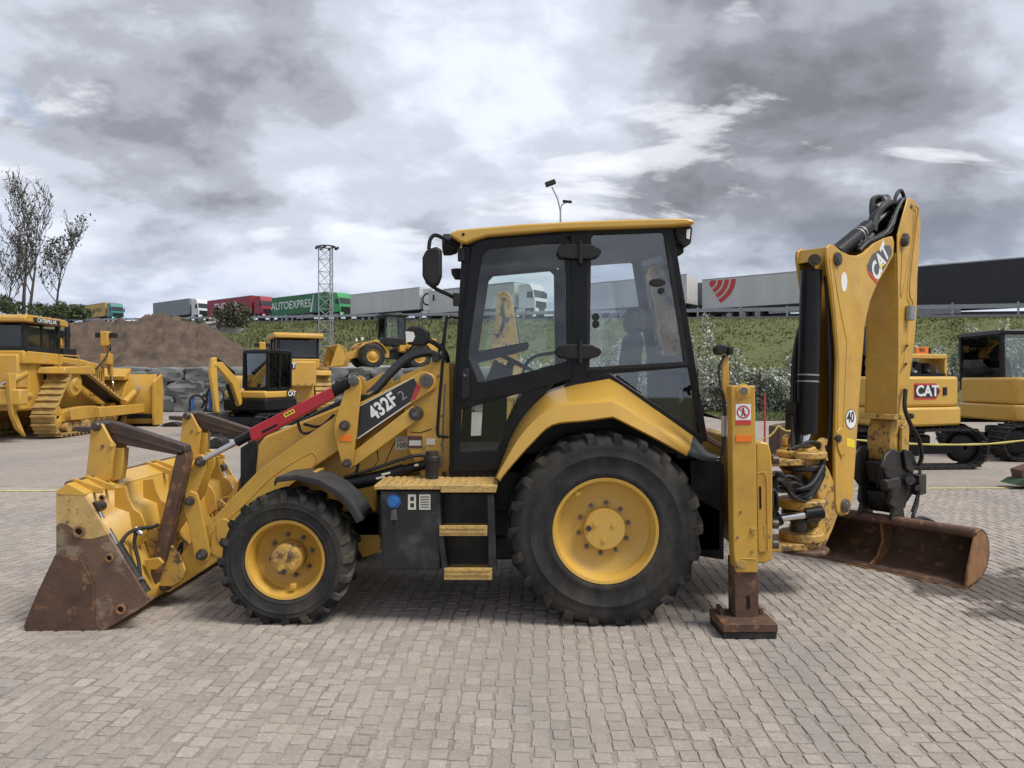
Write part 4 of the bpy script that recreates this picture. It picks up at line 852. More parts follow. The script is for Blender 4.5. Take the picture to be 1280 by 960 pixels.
# wheel loader on the terrace
def wheel_loader():
    b = P(488, 459, 35.5); b.z = TZ + .05; t = thing('wheel_loader', 'yellow wheel loader with raised cab parked on the terrace', 'wheel loader', b, R(207)); Yf = MT['yellow_far']; K = MT['plastic']
    for x in (1.35, -1.35):
        for y in (-.95, .95):
            w_ = MB().lathe([(-.25, .36), (-.27, .6), (-.2, .70), (.2, .70), (.27, .6), (.25, .36)], (x, y, .70), n=26).build('wheel', MT['rubber'], t)
            MB().lathe([(-.26, .37), (-.16, .30), (-.2, .14), (-.26, .12), (-.26, 0), (.26, 0), (.26, .12), (.16, .30), (.26, .37)], (x, y, .70), n=22).build('rim', Yf, w_)
    MB().slab([(-2.6, .95), (-.3, .95), (-.3, 1.5), (-.9, 1.85), (-2.5, 1.75), (-2.75, 1.4)], -.7, .7).build('engine_hood', Yf, t, bevel=.06)
    B('front_frame', t, Yf, (.2, -.5, .6), (2.0, .5, 1.3), .05); B('articulation', t, K, (-.4, -.4, .55), (.3, .4, 1.1), .03)
    for x in (1.35, -1.35):
        for sg in (-1, 1): MB().lathe([(min(sg * .62, sg * 1.22), .80), (max(sg * .62, sg * 1.22), .80)], (x, 0, .70), n=10, a0=R(190) if x > 0 else R(200), a1=R(330)).build('mudguard', Yf, t, thick=.04)
    cb = B('cab_base', t, K, (-.75, -.7, 1.3), (.55, .7, 1.75), .05)
    for x in (-.7, .5):
        for y in (-.66, .66): MB().beam((x, y, 1.7), (x * .92, y, 2.95), .08, .08, up=(1, 0, 0)).build('cab_post', K, cb)
    for y in (-.66, .66): MB().box((-.68, y - .006, 1.75), (.46, y + .006, 2.9)).build('cab_window', GLASS, cb, smooth=0)
    for x in (-.68, .47): MB().box((x - .006, -.62, 1.75), (x + .006, .62, 2.9)).build('cab_window', GLASS, cb, smooth=0)
    B('cab_roof', t, K, (-.85, -.78, 2.93), (.68, .78, 3.08), .04)
    for sg in (-1, 1):
        MB().slab([(.75, 1.55), (.95, 1.65), (2.2, 1.0), (2.95, .55), (2.85, .35), (2.0, .65)], sg * .5 - .07, sg * .5 + .07).build('lift_arm', Yf, t, bevel=.02)
        MB().cyl((.6, sg * .32, .95), (2.0, sg * .42, .85), .07, n=10).build('lift_cylinder', K, t)
        B('headlight', t, MT['lamp'], (1.75, sg * .62 - .1, 1.55), (1.85, sg * .62 + .1, 1.72), .02)
    pr = [(2.75, .10), (3.75, .05), (3.75, .10), (3.0, .18), (2.85, .5), (3.0, 1.0), (3.3, 1.25), (3.22, 1.3), (2.85, 1.05), (2.68, .5)]
    MB().slab(pr, -1.3, 1.3).build('bucket', Yf, t)
    for y in (-1.3, 1.27): MB().slab([(2.72, .1), (3.72, .06), (3.3, 1.27), (2.9, 1.05), (2.68, .5)], y, y + .03).build('bucket_side', Yf, t)
    MB().cyl((-1.6, -.35, 1.75), (-1.6, -.35, 2.3), .06, n=10).build('exhaust', K, t); MB().cyl((-1.1, .35, 1.8), (-1.1, .35, 2.15), .13, n=12).build('air_intake', K, t)
    for y in (-.9, .9): B('mirror', t, K, (.5, y - .12, 2.3), (.56, y + .12, 2.65), .03)
wheel_loader()

# yellow digging arm of a machine parked behind the cab, seen through the door glass
def arm_behind():
    Yd = 6.9; b = P(640, 480, Yd); b.z = 0; t = thing('digging_arm', 'worn yellow digging arm standing behind the cab, seen through the door glass', 'digging arm', b, world=True)
    x = XZ([(622, 366), (634, 364), (640, 372), (644, 400), (650, 440), (655, 480), (660, 540), (640, 585), (618, 560), (612, 480), (614, 430), (619, 395)], Yd)
    MB().slab(x, Yd, Yd + .26).build('boom_plate', MT['yellow_worn'], t, bevel=.015)
    MB().cyl(P(640, 385, Yd + .1), P(648, 440, Yd + .1), .05, n=12).build('hydraulic_cylinder', MT['dark_steel'], t); MB().cyl(P(648, 440, Yd + .1), P(655, 476, Yd + .1), .03, n=12).build('rod', MT['chrome'], t)
    MB().tube([P(626, 395, Yd - .05), P(628, 380, Yd - .08), P(630, 400, Yd - .08), P(626, 415, Yd - .05)], .03, 6).build('hose', MT['hose'], t)
    MB().box((b.x - .35, Yd - .25, 0), (b.x + .4, Yd + .5, .35)).build('foot', MT['yellow_worn'], t, bevel=.03)
    for px, py in ((630, 374), (634, 400), (622, 420), (640, 470)): MB().cyl(P(px, py, Yd - .02), P(px, py, Yd + .28) * 1, .035, n=10).build('pin', MT['pin'], t)
arm_behind()

# attachments and barriers on the yard
def attachments():
    c = GR(262, 545); t = thing('auger_attachment', 'black attachment with looped hoses and blue stems behind the folded forks', 'attachment', c, world=True); Yd = c.y
    def q(px, py, dy=0): return P(px, py, Yd + dy)
    MB().box((c.x - .55, Yd - .2, .05), (c.x + .75, Yd + .25, .28)).build('frame', MT['dark_steel'], t, bevel=.03)
    MB().box((c.x - .5, Yd - .1, .28), (c.x + .55, Yd + .1, .62)).build('plate', MT['dark_steel'], t, bevel=.03)
    for px in (240, 263): MB().cyl(q(px, 512, .05), q(px, 487 + (px == 240) * 8, .05), .055, n=10).build('stem', MT['blue'], t)
    for cx, cy, r in ((246, 503, 9), (269, 495, 11)):
        MB().tube([q(cx - r * 1.1, cy + 18)] + [q(cx + r * math.cos(a), cy - r * math.sin(a), .05 * k / 10) for k, a in ((k, R(200) - R(250) * k / 10) for k in range(11))], .035, 8).build('hose', MT['hose'], t)
    MB().lathe([(0, .0), (0, .2), (.3, .2), (.3, 0)], q(285, 540), n=16).build('drum', MT['dark_steel'], t)
    for k, (px, py, w, h, lab) in enumerate(((300, 548, .9, .25, 'long low black steel attachment lying behind the red strut'), (272, 560, .5, .2, 'flat black steel attachment lying nearest the bucket'), (215, 533, .7, .12, 'flat dark steel plate lying left of the looped hoses'))):
        c2 = GR(px, py); o = MB().slab([(c2.x - w / 2, .02), (c2.x + w / 2, .02), (c2.x + w * .42, h), (c2.x + w * .1, h * 1.5), (c2.x - w * .3, h)], c2.y - .2, c2.y + .25).build('attachment', MT['dark_steel'], bevel=.02); tag(o, lab, 'attachment', 'loose attachments on the yard')
attachments()
def barrier():
    c = GR(956, 600); Yd = c.y
    t = thing('barrier_post', 'thin red barrier post behind the stabiliser leg', 'post', c, world=True)
    MB().cyl(c, P(956, 492, Yd) * 1, .018, n=8).build('pole', MT['decal_red'], t); MB().lathe([(0, .16), (.05, .16), (.08, .03)], c, (0, 0, 1), n=16, caps=True).build('base', MT['plastic'], t)
    o = MB().prism([P(973, 534, Yd + .3), P(996, 530, Yd + .3), P(1000, 575, Yd + .3), P(973, 575, Yd + .3)], (0, .5, 0)).build('crate', MT['brown'], bevel=.02); tag(o, 'rusty brown box standing behind the swing post', 'box')
    a, b = P(953, 548, Yd), P(975, 531, Yd)
    def chain(name, lab, pts):
        path = []
        for i in range(len(pts) - 1):
            for k in range(10): f = k / 10; p = Vector(pts[i]).lerp(Vector(pts[i + 1]), f); p.z -= .06 * (1 - (2 * f - 1) ** 2); path.append(p)
        path.append(Vector(pts[-1])); n = len(path)
        tag(MB().tube(path, [.014 + .006 * (k % 2) for k in range(n)], 6).build(name, MT['rope'], recalc=False), lab, 'chain', 'yellow barrier chains')
    chain('barrier_chain', 'yellow chain hanging between the red post and the rusty box', [a, P(973, 532, Yd), P(995, 536, Yd)])
    chain('barrier_chain', 'yellow chain drooping in front of the excavators on the right', [P(1030, 545, 6.6), P(1236, 555, 6.6), P(1440, 520, 6.6)])
    c = GR(1283, 612); t = thing('covered_bundle', 'brown and green bundle cut by the right edge', 'bundle', c, world=True)
    MB().prism([P(1268, 606, c.y), P(1300, 612, c.y), P(1300, 596, c.y), P(1278, 600, c.y)], (0, .35, 0)).build('green_cover', MT['green_net'], t); MB().prism([P(1279, 600, c.y + .1), P(1300, 600, c.y + .1), P(1300, 580, c.y + .1), P(1276, 588, c.y + .1)], (0, .25, 0)).build('brown_core', MT['brown'], t)
barrier()

# ---------------------------------------------------------------- the backhoe loader
BH = thing('backhoe_loader', 'large yellow backhoe loader with black cab, front bucket and digging arm in the foreground', 'backhoe loader', (0, 1.15, 0), world=True)
YE, YC, YW, BK, PL, PN, ST = MT['yellow'], MT['yellow_clean'], MT['yellow_worn'], MT['black'], MT['plastic'], MT['pin'], MT['dark_steel']
YM = 2.3                                                    # near side y -> far side YM - y
def sl(name, xz, a, b, m_, parent=BH, bevel=.006): return MB().slab(xz, a, b).build(name, m_, parent, bevel=bevel)
def both(name, xz, a, b, m_, bevel=.006): return sl(name, xz, a, b, m_, BH, bevel), sl(name, xz, YM - b, YM - a, m_, BH, bevel)
def px(name, pts, Y, t, m_, parent=BH, bevel=.006): return sl(name, XZ(pts, Y), Y, Y + t, m_, parent, bevel)
def pinat(a, b, Y, r, parent=BH, t=.05, m_=None, name='pivot_pin'):
    c = P(a, b, Y); o = MB().lathe([(-t, 0), (-t, r * .55), (-t * .8, r * .6), (-t * .75, r * .9), (-t * .2, r), (.02, r)], c, n=20).build(name, m_ or PN, parent)
    MB().cyl(c + Vector((0, -t - .004, 0)), c + Vector((0, -t + .01, 0)), r * .34, n=6).build('bolt_head', MT['steel'], o); return o
def tpx(pts, Y): return [P(a, b, Y) if len((a, b)) == 2 else None for a, b in pts]
def spline(pts, n=6):
    pts = [Vector(p) for p in pts]; out = []
    for i in range(len(pts) - 1):
        p0, p1, p2, p3 = pts[max(i - 1, 0)], pts[i], pts[i + 1], pts[min(i + 2, len(pts) - 1)]
        for k in range(n):
            t = k / n; out.append(.5 * ((2 * p1) + (p2 - p0) * t + (2 * p0 - 5 * p1 + 4 * p2 - p3) * t * t + (3 * p1 - p0 - 3 * p2 + p3) * t ** 3))
    return out + [pts[-1]]
def hose(pts, r, parent=BH, m_=None, name='hose'): return MB().tube(spline(pts), r, 8).build(name, m_ or MT['hose'], parent)

# --- wheels
def wheel(x, zc, y0, y1, Ro, Rr, lugs, rear):
    far = y0 > 1; w = y1 - y0; ym = (y0 + y1) / 2; sgn = 1 if not far else -1
    ta = Ro - (.026 if rear else .022)
    prof = [(-w / 2 + .035, Rr - .012), (-w / 2 + .012, Rr + .012), (-w / 2 + .006, Rr + (ta - Rr) * .14), (-w / 2 + .010, Rr + (ta - Rr) * .16), (-w / 2 + .004, Rr + (ta - Rr) * .32), (-w / 2 + .001, Rr + (ta - Rr) * .50), (-w / 2 - .002, Rr + (ta - Rr) * .515), (-w / 2 - .002, Rr + (ta - Rr) * .53), (-w / 2 + .002, Rr + (ta - Rr) * .545), (-w / 2 + .001, Rr + (ta - Rr) * .7), (-w / 2 + .008, ta - .055), (-w / 2 + .03, ta - .018), (-w / 2 + .075, ta), (0, ta + .006)]
    prof = prof + [(-a, b) for a, b in prof[-2::-1]]
    mb = MB().lathe(prof, (x, ym, zc), n=72); mb.v = [(a, b, max(c, .004)) for a, b, c in mb.v]
    wh = mb.build('wheel', MT['rubber'], BH, smooth=50); wh['label'] = ('large rear ' if rear else 'smaller front ') + 'wheel with chunky tread and yellow rim'
    # chevron lugs
    tb = MB(); lw = 2 * math.pi / lugs
    for sd_ in (-1, 1):
        for k in range(lugs):
            a0 = lw * (k + (.5 if sd_ > 0 else 0)); sweep = .55 * lw * 1.25; rows = []
            for (f, rr, rb, hw_) in ((.975, ta - .070, ta - .085, .30), (.970, ta - .016, ta - .05, .36), (.90, Ro - .010, ta - .012, .35), (.80, Ro - .001, ta - .01, .31), (.5, Ro, ta - .01, .24), (.02, Ro, ta - .01, .20)):
                yy = ym + sd_ * (w / 2 - .001) * f; ac = a0 + sweep * (1 - f); row = []
                for da, r_ in ((-hw_ * lw * .55, rb), (-hw_ * lw * .42, rr), (hw_ * lw * .42, rr), (hw_ * lw * .55, rb)):
                    row.append((x + r_ * math.cos(ac + da), yy, max(zc + r_ * math.sin(ac + da), .002)))
                rows.append(row)
            tb.loft(rows); n0 = len(tb.v); tb.add(rows[0], [(0, 1, 2, 3)]); tb.add(rows[-1], [(0, 1, 2, 3)])
    tb.build('tread', MT['tread_rubber'], wh, smooth=30)
    # rim dish
    o = -w / 2 + .03
    if rear: rp = [(o - .004, Rr + .005), (o - .016, Rr - .002), (o - .012, Rr - .022), (o + .015, Rr - .030), (o + .03, Rr - .045), (o + .085, Rr - .05), (o + .105, Rr - .08), (o + .125, Rr * .58), (o + .12, .205), (o + .125, .13)]
    else: rp = [(o - .004, Rr + .005), (o - .016, Rr - .002), (o - .012, Rr - .02), (o + .015, Rr - .028), (o + .03, Rr - .04), (o + .12, Rr - .045), (o + .14, Rr - .07), (o + .16, Rr * .66), (o + .165, .08)]
    rp2 = [(a, b) for a, b in rp]
    MBr = MB().lathe([(a * sgn, b) for a, b in rp2], (x, ym, zc), n=64); MBr.build('rim', YC if rear else YE, wh, smooth=40)
    MB().lathe([(w / 2 * sgn * .9, Rr - .01), (w / 2 * sgn * .5, Rr - .05), (w / 2 * sgn * .3, .06)], (x, ym, zc), n=40).build('rim_back', YE, wh)
    hb = [(o + .14, .155), (o + .055, .152), (o + .045, .145), (o + .042, .0)] if rear else [(o + .165, .125), (o + .02, .122), (o + .006, .112), (o + .0, .095), (o - .004, .0)]
    if not rear: hb = [(a, b * .92) for a, b in hb]
    hub = MB().lathe([(a * sgn, b) for a, b in hb], (x, ym, zc), n=36).build('hub', YC if rear else YW, wh)
    fy = ym + sgn * ((o + .042) if rear else (o - .004)); nb = 10 if rear else 8; rb = .188 if rear else .155; fn = ym + sgn * (o + .122 if rear else o + .162)
    for k in range(nb):
        a = 2 * math.pi * k / nb + .2; c = Vector((x + rb * math.cos(a), fn, zc + rb * math.sin(a)))
        MB().cyl(c + Vector((0, .01 * sgn, 0)), c - Vector((0, .028 * sgn, 0)), .0165, n=6).cyl(c - Vector((0, .026 * sgn, 0)), c - Vector((0, .045 * sgn, 0)), .009, n=8).build('wheel_nut', MT['steel'], wh)
    for k in range(3 if rear else 5):
        a = 2 * math.pi * k / (3 if rear else 5) + .5; q = .075 if rear else .066; c = Vector((x + q * math.cos(a), fy, zc + q * math.sin(a)))
        MB().cyl(c + Vector((0, .005 * sgn, 0)), c - Vector((0, .008 * sgn, 0)), .018 if rear else .022, n=14).build('hub_boss', YC if rear else YW, wh)
    c = Vector((x - (.118 if rear else .01), fy, zc + (.01 if rear else -.085))); MB().cyl(c + Vector((0, .01 * sgn, 0)), c - Vector((0, .016 * sgn, 0)), .02, n=12).build('drain_plug', PN, wh)
    c = Vector((x + (-.20 if rear else .05), ym + sgn * (o + .03), zc + (.27 if rear else -.2))); MB().box(c - Vector((.02, .02, .018)), c + Vector((.02, .02, .018))).build('valve_guard', YC, wh, bevel=.004)
XR, ZR, XF, ZF = .677, .690, -1.652, .472
wheel(XR, ZR, 0, .45, .715, .385, 22, True); wheel(XR, ZR, YM - .45, YM, .715, .385, 22, True)
wheel(XF, ZF, .03, .38, .500, .290, 20, False); wheel(XF, ZF, YM - .38, YM - .03, .500, .290, 20, False)
MB().cyl((XF, .3, ZF), (XF, YM - .3, ZF), .09, n=16).build('front_axle', YE, BH); MB().cyl((XR, .3, ZR), (XR, YM - .3, ZR), .14, n=16).build('rear_axle', YE, BH)
for y in (.40, YM - .40): MB().lathe([(-.06, .05), (-.06, .16), (.1, .14), (.1, .05)], (XF, y, ZF), n=20).build('axle_hub', YE, BH)

# --- chassis and hood
sl('hood', XZ([(322, 556), (332, 545), (430, 505), (520, 463), (548, 449), (566, 452), (566, 602), (470, 612), (470, 640), (330, 640), (318, 600)], .62), .62, 1.68, YE, BH, .02)
px('hood_side_panel', [(455, 548), (552, 500), (556, 560), (520, 592), (470, 596), (430, 600)], .60, .018, YE, BH, .008)
px('loader_tower', [(500, 470), (520, 462), (548, 450), (562, 455), (563, 604), (532, 606), (510, 560)], .50, .10, YE, BH, .008)
sl('loader_tower', XZ([(500, 470), (520, 462), (548, 450), (562, 455), (563, 604), (532, 606), (510, 560)], .50), YM - .60, YM - .50, YE, BH, .008)
px('grille', [(300, 560), (322, 546), (322, 650), (300, 650)], .66, .96, PL, BH, .01)
px('chassis_rail', [(300, 640), (475, 640), (475, 690), (455, 697), (330, 700), (300, 680)], .66, .12, YE, BH, .01)
sl('chassis_rail', XZ([(300, 640), (475, 640), (475, 690), (455, 697), (330, 700), (300, 680)], .66), YM - .78, YM - .66, YE, BH, .01)
MB().box((XF - .25, .66, .5), (1.4, YM - .66, .86)).build('frame', ST, BH, bevel=.02)
MB().box((-.9, .72, .30), (.9, YM - .72, .5)).build('driveline_guard', ST, BH, bevel=.02)
# decal stickers on the hood side
def sticker(name, pts, Y, m_, t=.0025, parent=BH): return MB().slab(XZ(pts, Y), Y - t, Y).build(name, m_, parent, smooth=0)
sticker('sticker', [(494, 546), (509, 546), (509, 562), (494, 562)], .597, MT['paper']); lettering('100', MT['decal_black'], BH, P(501.5, 557, .592), (1, 0, 0), (0, 0, 1), .055, bold=.012)
sticker('sticker', [(510, 545), (528, 545), (528, 560), (510, 560)], .497, MT['decal_maroon']); sticker('sticker_panel', [(511.5, 550.5), (526.5, 550.5), (526.5, 557), (511.5, 557)], .494, MT['trailer_white'])
sticker('sticker', [(533, 548), (544, 548), (544, 556), (533, 556)], .497, MT['paper'])
for k in range(2): sticker('print_line', [(495.5, 548 + k * 2.6), (506, 548 + k * 2.6), (506, 549 + k * 2.6), (495.5, 549 + k * 2.6)], .594, MT['decal_grey'], .001)

# --- loader arms, near and far alike
arm_pts = [(517, 470), (525, 465), (533, 464), (541, 468), (545, 475), (544, 486), (500, 514), (447, 548), (400, 579), (372, 597), (352, 616), (330, 642), (300, 675), (275, 700), (228, 730), (210, 741), (199, 738), (196, 728), (202, 718), (214, 708), (240, 676), (262, 652), (300, 612), (325, 586), (375, 550), (420, 520), (450, 503)]
AX = XZ(arm_pts, .46)
arms = both('loader_arm', AX, .46, .58, YE, .010)
boss = XZ([(386, 588), (396, 576), (392, 566), (380, 570), (340, 596), (300, 636), (266, 664), (262, 690), (276, 698), (302, 672), (332, 640), (354, 614)], .455)
sl('arm_reinforcement', boss, .452, .461, YE, BH, .003)
pinat(533, 476, .46, .055, t=.03, m_=MT['steel']); pinat(520, 517, .46, .058, t=.05)
# decal plate 432F
sticker('decal', [(450, 508), (517, 472.5), (521, 479), (513, 502), (447, 547.5)], .4595, MT['decal_black'], .003)
sticker('decal_flash', [(521.3, 479), (526, 483.5), (520, 498), (513.5, 502)], .4595, MT['decal_red'], .003)
sticker('decal_edge', [(447, 547.5), (513.3, 502.2), (513.3, 503.4), (447, 549)], .4595, MT['white'], .0025); sticker('decal_edge', [(450, 507.2), (517, 471.6), (517, 472.4), (450, 508)], .4595, MT['white'], .0025)
a_, b_ = P(462, 521, .455), P(496, 496, .455); dirt_ = (b_ - a_).normalized(); upv = Vector((-dirt_.z, 0, dirt_.x))
lettering('432F', MT['white'], BH, P(479, 508.5, .455), dirt_, upv, .152, bold=.032, sx=.80, ext=.0012)
lettering('2', MT['trailer_grey'], BH, P(503, 494.5, .455), dirt_, upv, .11, bold=-.004, ext=.0012)
# bell crank with reflector
bc = XZ([(436, 472), (443, 469), (450, 473), (452, 482), (441, 582), (437, 587), (431, 586), (427, 580), (418, 545), (418, 530), (421, 519), (434, 478)], .41)
sl('bell_crank', bc, .405, .43, YE, BH, .006); sl('bell_crank', bc, .60, .625, YE, BH, .006); sl('bell_crank', bc, YM - .43, YM - .405, YE, BH, .006)
pinat(442, 476, .405, .042, t=.03, m_=MT['steel']); pinat(431, 532, .405, .042, t=.04); pinat(434, 579, .405, .036, t=.04)
sticker('reflector', [(425.5, 543.5), (440.5, 543.5), (440, 552), (425, 551)], .404, MT['orange'], .004)
# link from bell crank to tower
lk = XZ([(433, 573), (441, 583), (446, 581), (522, 525), (527, 517), (523, 509), (515, 508), (444, 563)], .44); both('leveling_link', lk, .432, .452, YE, .005)
# tilt cylinder with red safety strut
c0, c1, c2, c3 = P(251, 576, .44), P(296, 553, .44), P(318, 541, .44), P(440, 478, .44)
for dy in (0, YM - .88):
    D = Vector((0, dy, 0)); k = MB().cyl(c2 + D, c3 + D, .042, n=16).build('tilt_cylinder', BK, BH); MB().cyl(c0 + D, c2 + D, .022, n=14).build('rod', MT['chrome'], k); MB().cyl(c1 + D, P(316, 542, .44) + D, .036, n=16).build('rod_gland', BK, k)
rd = XZ([(311, 536), (414, 484), (417, 489), (417, 498), (318, 552), (313, 548)], .39); rs = sl('safety_strut', rd, .385, .475, MT['red'], BH, .008)
sticker('strut_slot', [(327, 539), (346, 529.5), (347, 532), (328, 542)], .3845, BK, .002, rs); sticker('strut_label', [(354, 517.5), (366.5, 511), (369, 515.5), (356.5, 522)], .3845, MT['decal_yellow'], .002, rs)
for k in range(3): sticker('print_mark', [(356.2 + k * 3.6, 517.8 - k * 1.9), (358.8 + k * 3.6, 516.4 - k * 1.9), (360 + k * 3.6, 518.2 - k * 1.9), (357.4 + k * 3.6, 519.6 - k * 1.9)], .382, MT['decal_black'], .001, rs)
MB().cyl(P(418, 488, .43), P(436, 479, .43), .05, n=14).build('cylinder_end', BK, BH); MB().cyl(P(424, 476, .42), P(420, 492, .42), .03, n=10).build('strut_clamp', ST, BH)
hose([P(372, 526, .5), P(378, 541, .48), P(396, 538, .5), P(420, 524, .5)], .012); hose([P(380, 530, .55), P(400, 533, .52), P(418, 518, .54)], .012); hose([P(440, 600, .5), P(446, 588, .5), P(450, 570, .5), P(458, 560, .55)], .012)
# lower levers at the bucket
lv = XZ([(247, 568), (254, 568), (260, 575), (260, 584), (252, 603), (246, 622), (214, 668), (204, 678), (197, 677), (193, 668), (198, 658), (240, 586)], .46)
both('bucket_lever', lv, .44, .465, YE, .006); sl('bucket_lever', lv, .585, .61, YE, BH, .006)
dk = XZ([(232, 617), (238, 613), (247, 617), (250, 628), (263, 690), (260, 701), (251, 704), (244, 699), (236, 655), (230, 640)], .425); both('bucket_link', dk, .415, .44, YE, .006)
pinat(251, 577, .44, .040, t=.04); pinat(238, 626, .415, .036, t=.04); pinat(253, 693, .415, .044, t=.045); pinat(197, 671, .44, .034, t=.03); pinat(208, 731, .46, .045, t=.05)
px('link_boss', [(270, 655), (278, 648), (286, 650), (286, 680), (276, 682), (270, 672)], .445, .02, YE)
# black loader lift cylinders
for dy in (0, YM - 1.0):
    D = Vector((0, dy, 0)); k = MB().tube([P(425, 607, .5) + D, P(470, 598, .5) + D, P(505, 587, .5) + D], [.055, .055, .048], 16).build('lift_cylinder', BK, BH); MB().cyl(P(503, 588, .5) + D, P(545, 577, .5) + D, .038, n=14).build('cylinder_neck', BK, k)
    MB().cyl(P(545, 577, .44) + D, P(545, 577, .60) + D, .055, n=16).build('trunnion', PN, k)
for a in (477, 470): sticker('white_tape', [(a, 592 + (477 - a) * .7), (a + 11, 589.5 + (477 - a) * .7), (a + 11, 592 + (477 - a) * .7), (a, 594.5 + (477 - a) * .7)], .445, MT['paper'], .002)
sticker('white_tape', [(518, 580.5), (523, 579.5), (523, 582.5), (518, 583)], .455, MT['paper'], .002)
hose([P(430, 597, .48), P(470, 585, .46), P(505, 573, .45), P(525, 569, .47), P(542, 570, .52)], .013); hose([P(556, 590, .45), P(552, 605, .46)], .015)
MB().lathe([(0, .042), (.0, .05), (.15, .052), (.16, .062), (.19, .062), (.20, .05), (.235, .05), (.235, 0)], P(540, 602, .36), (0, 0, 1), n=20).build('filler_neck', ST, BH)
# hose bundle to the loader valve
for k in range(5): hose([P(452, 502 - k, .62 + k * .03), P(470, 490 - k * 2, .62 + k * .03), P(492, 466 - k * 2, .64 + k * .03), P(512, 449 - k * 1.5, .66 + k * .03), P(535, 443 - k, .7 + k * .03), P(556, 448, .74)], .019)
MB().box(P(449, 507, .58), P(470, 493, .60) + Vector((0, .1, 0))).build('valve_block', ST, BH, bevel=.01)
px('far_arm_cover', [(456, 478), (486, 462), (484, 474), (456, 494)], 1.5, .1, YE)

# --- front wheel mudguards
def mudguard(ya, yb):
    pts = XZ([(343, 603), (346, 597), (372, 594), (398, 600), (420, 612), (438, 628), (449, 645), (452, 651)], ya)
    cx_, cz_ = XF, ZF; row2 = [(cx_ + (x - cx_) * .935, cz_ + (z - cz_) * .945) for x, z in pts]
    k = MB(); k.ring  # outer skin, lip and inside
    k.loft([[(x, ya, z) for x, z in row2], [(x, ya - .004, z) for x, z in pts], [(x, yb, z) for x, z in pts], [(x, yb, z) for x, z in row2]]).build('front_mudguard', MT['fendgrey'], BH, thick=.012, smooth=50)
mudguard(.015, .40); mudguard(YM - .40, YM - .015)
px('mudguard_bracket', [(371, 592), (395, 589), (396, 596), (384, 598), (372, 597)], .25, .25, YE); pinat(380, 593, .25, .01, t=.01)

# --- step, tank and tread plate
px('fuel_tank', [(475, 613), (551, 613), (551, 713), (477, 713)], .04, .50, MT['tank'], BH, .015)
tp = px('tread_plate', [(467, 607), (622, 606), (620, 616), (551, 616), (550, 612), (468, 612)], .02, .52, MT['tread'], BH, .004)
tpl = P(470, 606, .02); tpr = P(618, 606, .02)
for i in range(15):
    for j in range(5): x_ = tpl.x + (tpr.x - tpl.x) * (i + .5) / 15; y_ = .06 + j * .095; MB().lathe([(0, .022), (.006, .018), (.006, .011), (0, .010)], (x_, y_, tpl.z - .004), (0, 0, 1), n=8).build('grip_ring', MT['tread'], tp, smooth=0)
for k in range(6): MB().cyl(P(557 + k * 10.5, 610.5, .018), P(557 + k * 10.5, 610.5, .03), .008, n=8).build('rivet', BK, tp)
px('step_edge', [(551, 607), (621, 607), (619, 615.5), (551, 615.5)], .005, .014, MT['tread'], BH, .003)
px('step_back', [(552, 617), (612, 617), (612, 712), (552, 712)], .30, .03, MT['tank'])
for a in (([(547, 664), (553, 662), (560, 722), (554, 726)]), ([(609, 618), (617, 618), (621, 716), (615, 724), (611, 722)])): px('step_side', a, .03, .22, ST, BH, .004)
for y0, y1, a, b in ((657, 670, 549, 609), (710, 725, 555, 615)):
    st = px('step', [(a, y0), (b, y0), (b, y1), (a, y1)], .025, .015, MT['tread'], BH, .003); p0, p1 = P(a, y0 + 1, .04), P(b, y0 + 4, .04); MB().box((p0.x, .04, p1.z - .012), (p1.x, .24, p1.z)).build('tread', MT['tread'], st, bevel=.003)
    for k in range(2): MB().box((p0.x + .01, .018, P(a, y0 + 3 + k * 5, .02).z - .006), (p1.x - .01, .027, P(a, y0 + 3 + k * 5, .02).z + .006)).build('grip_bar', MT['tread'], st)
MB().lathe([(-.03, 0), (-.03, .034), (-.02, .038), (.0, .038), (0, .05), (.015, .052)], P(492, 627, .035), n=22).build('blue_filler_cap', MT['blue'], BH)
px('cap_hasp', [(489, 637), (495, 637), (497, 650), (488, 650)], .022, .014, MT['steel'], BH, .002); MB().tube([P(489, 651, .025), P(488, 657, .022), P(493, 660, .022), P(497, 656, .022), P(496, 651, .025)], .006, 6).build('padlock', ST, BH)
sticker('label', [(510, 618), (520, 618), (520, 637), (510, 637)], .039, MT['paper']); sticker('label', [(524, 618), (538, 618), (538, 637), (524, 637)], .039, MT['paper'])
for k in range(5): sticker('print_line', [(525.5, 620.5 + k * 3.2), (536.5, 620.5 + k * 3.2), (536.5, 621.8 + k * 3.2), (525.5, 621.8 + k * 3.2)], .0355, MT['decal_grey'], .001)
for k in range(2): sticker('print_mark', [(513, 621 + k * 8), (517.5, 621 + k * 8), (517.5, 626 + k * 8), (513, 626 + k * 8)], .0355, MT['decal_black'], .001)

# --- cab
YCAB = .42; CW = .06
cab = px('cab_front_post', [(561, 592), (578, 299), (589, 302), (572, 592)], YCAB, CW, BK)
sl('cab_front_post', XZ([(561, 592), (578, 299), (589, 302), (572, 592)], YCAB), YM - YCAB - CW, YM - YCAB, BK)
both('cab_header', XZ([(578, 297), (838, 280), (840, 290), (736, 294), (588, 309), (580, 309)], YCAB), YCAB, YCAB + CW, BK)
both('cab_middle_post', XZ([(713, 288), (735, 287), (735, 474), (712, 480)], YCAB), YCAB - .004, YCAB + CW, BK)
both('cab_rear_post', XZ([(831, 282), (841, 282), (885, 552), (876, 552)], YCAB), YCAB - .002, YCAB + CW, BK)
both('cab_sill', XZ([(733, 459), (861, 453), (863, 459), (768, 467), (736, 476)], YCAB), YCAB - .001, YCAB + CW - .002, BK)
both('wing_edge', XZ([(708, 478), (762, 466), (880, 546), (878, 556), (758, 478), (700, 492)], YCAB), YCAB - .003, YCAB + CW - .004, BK)
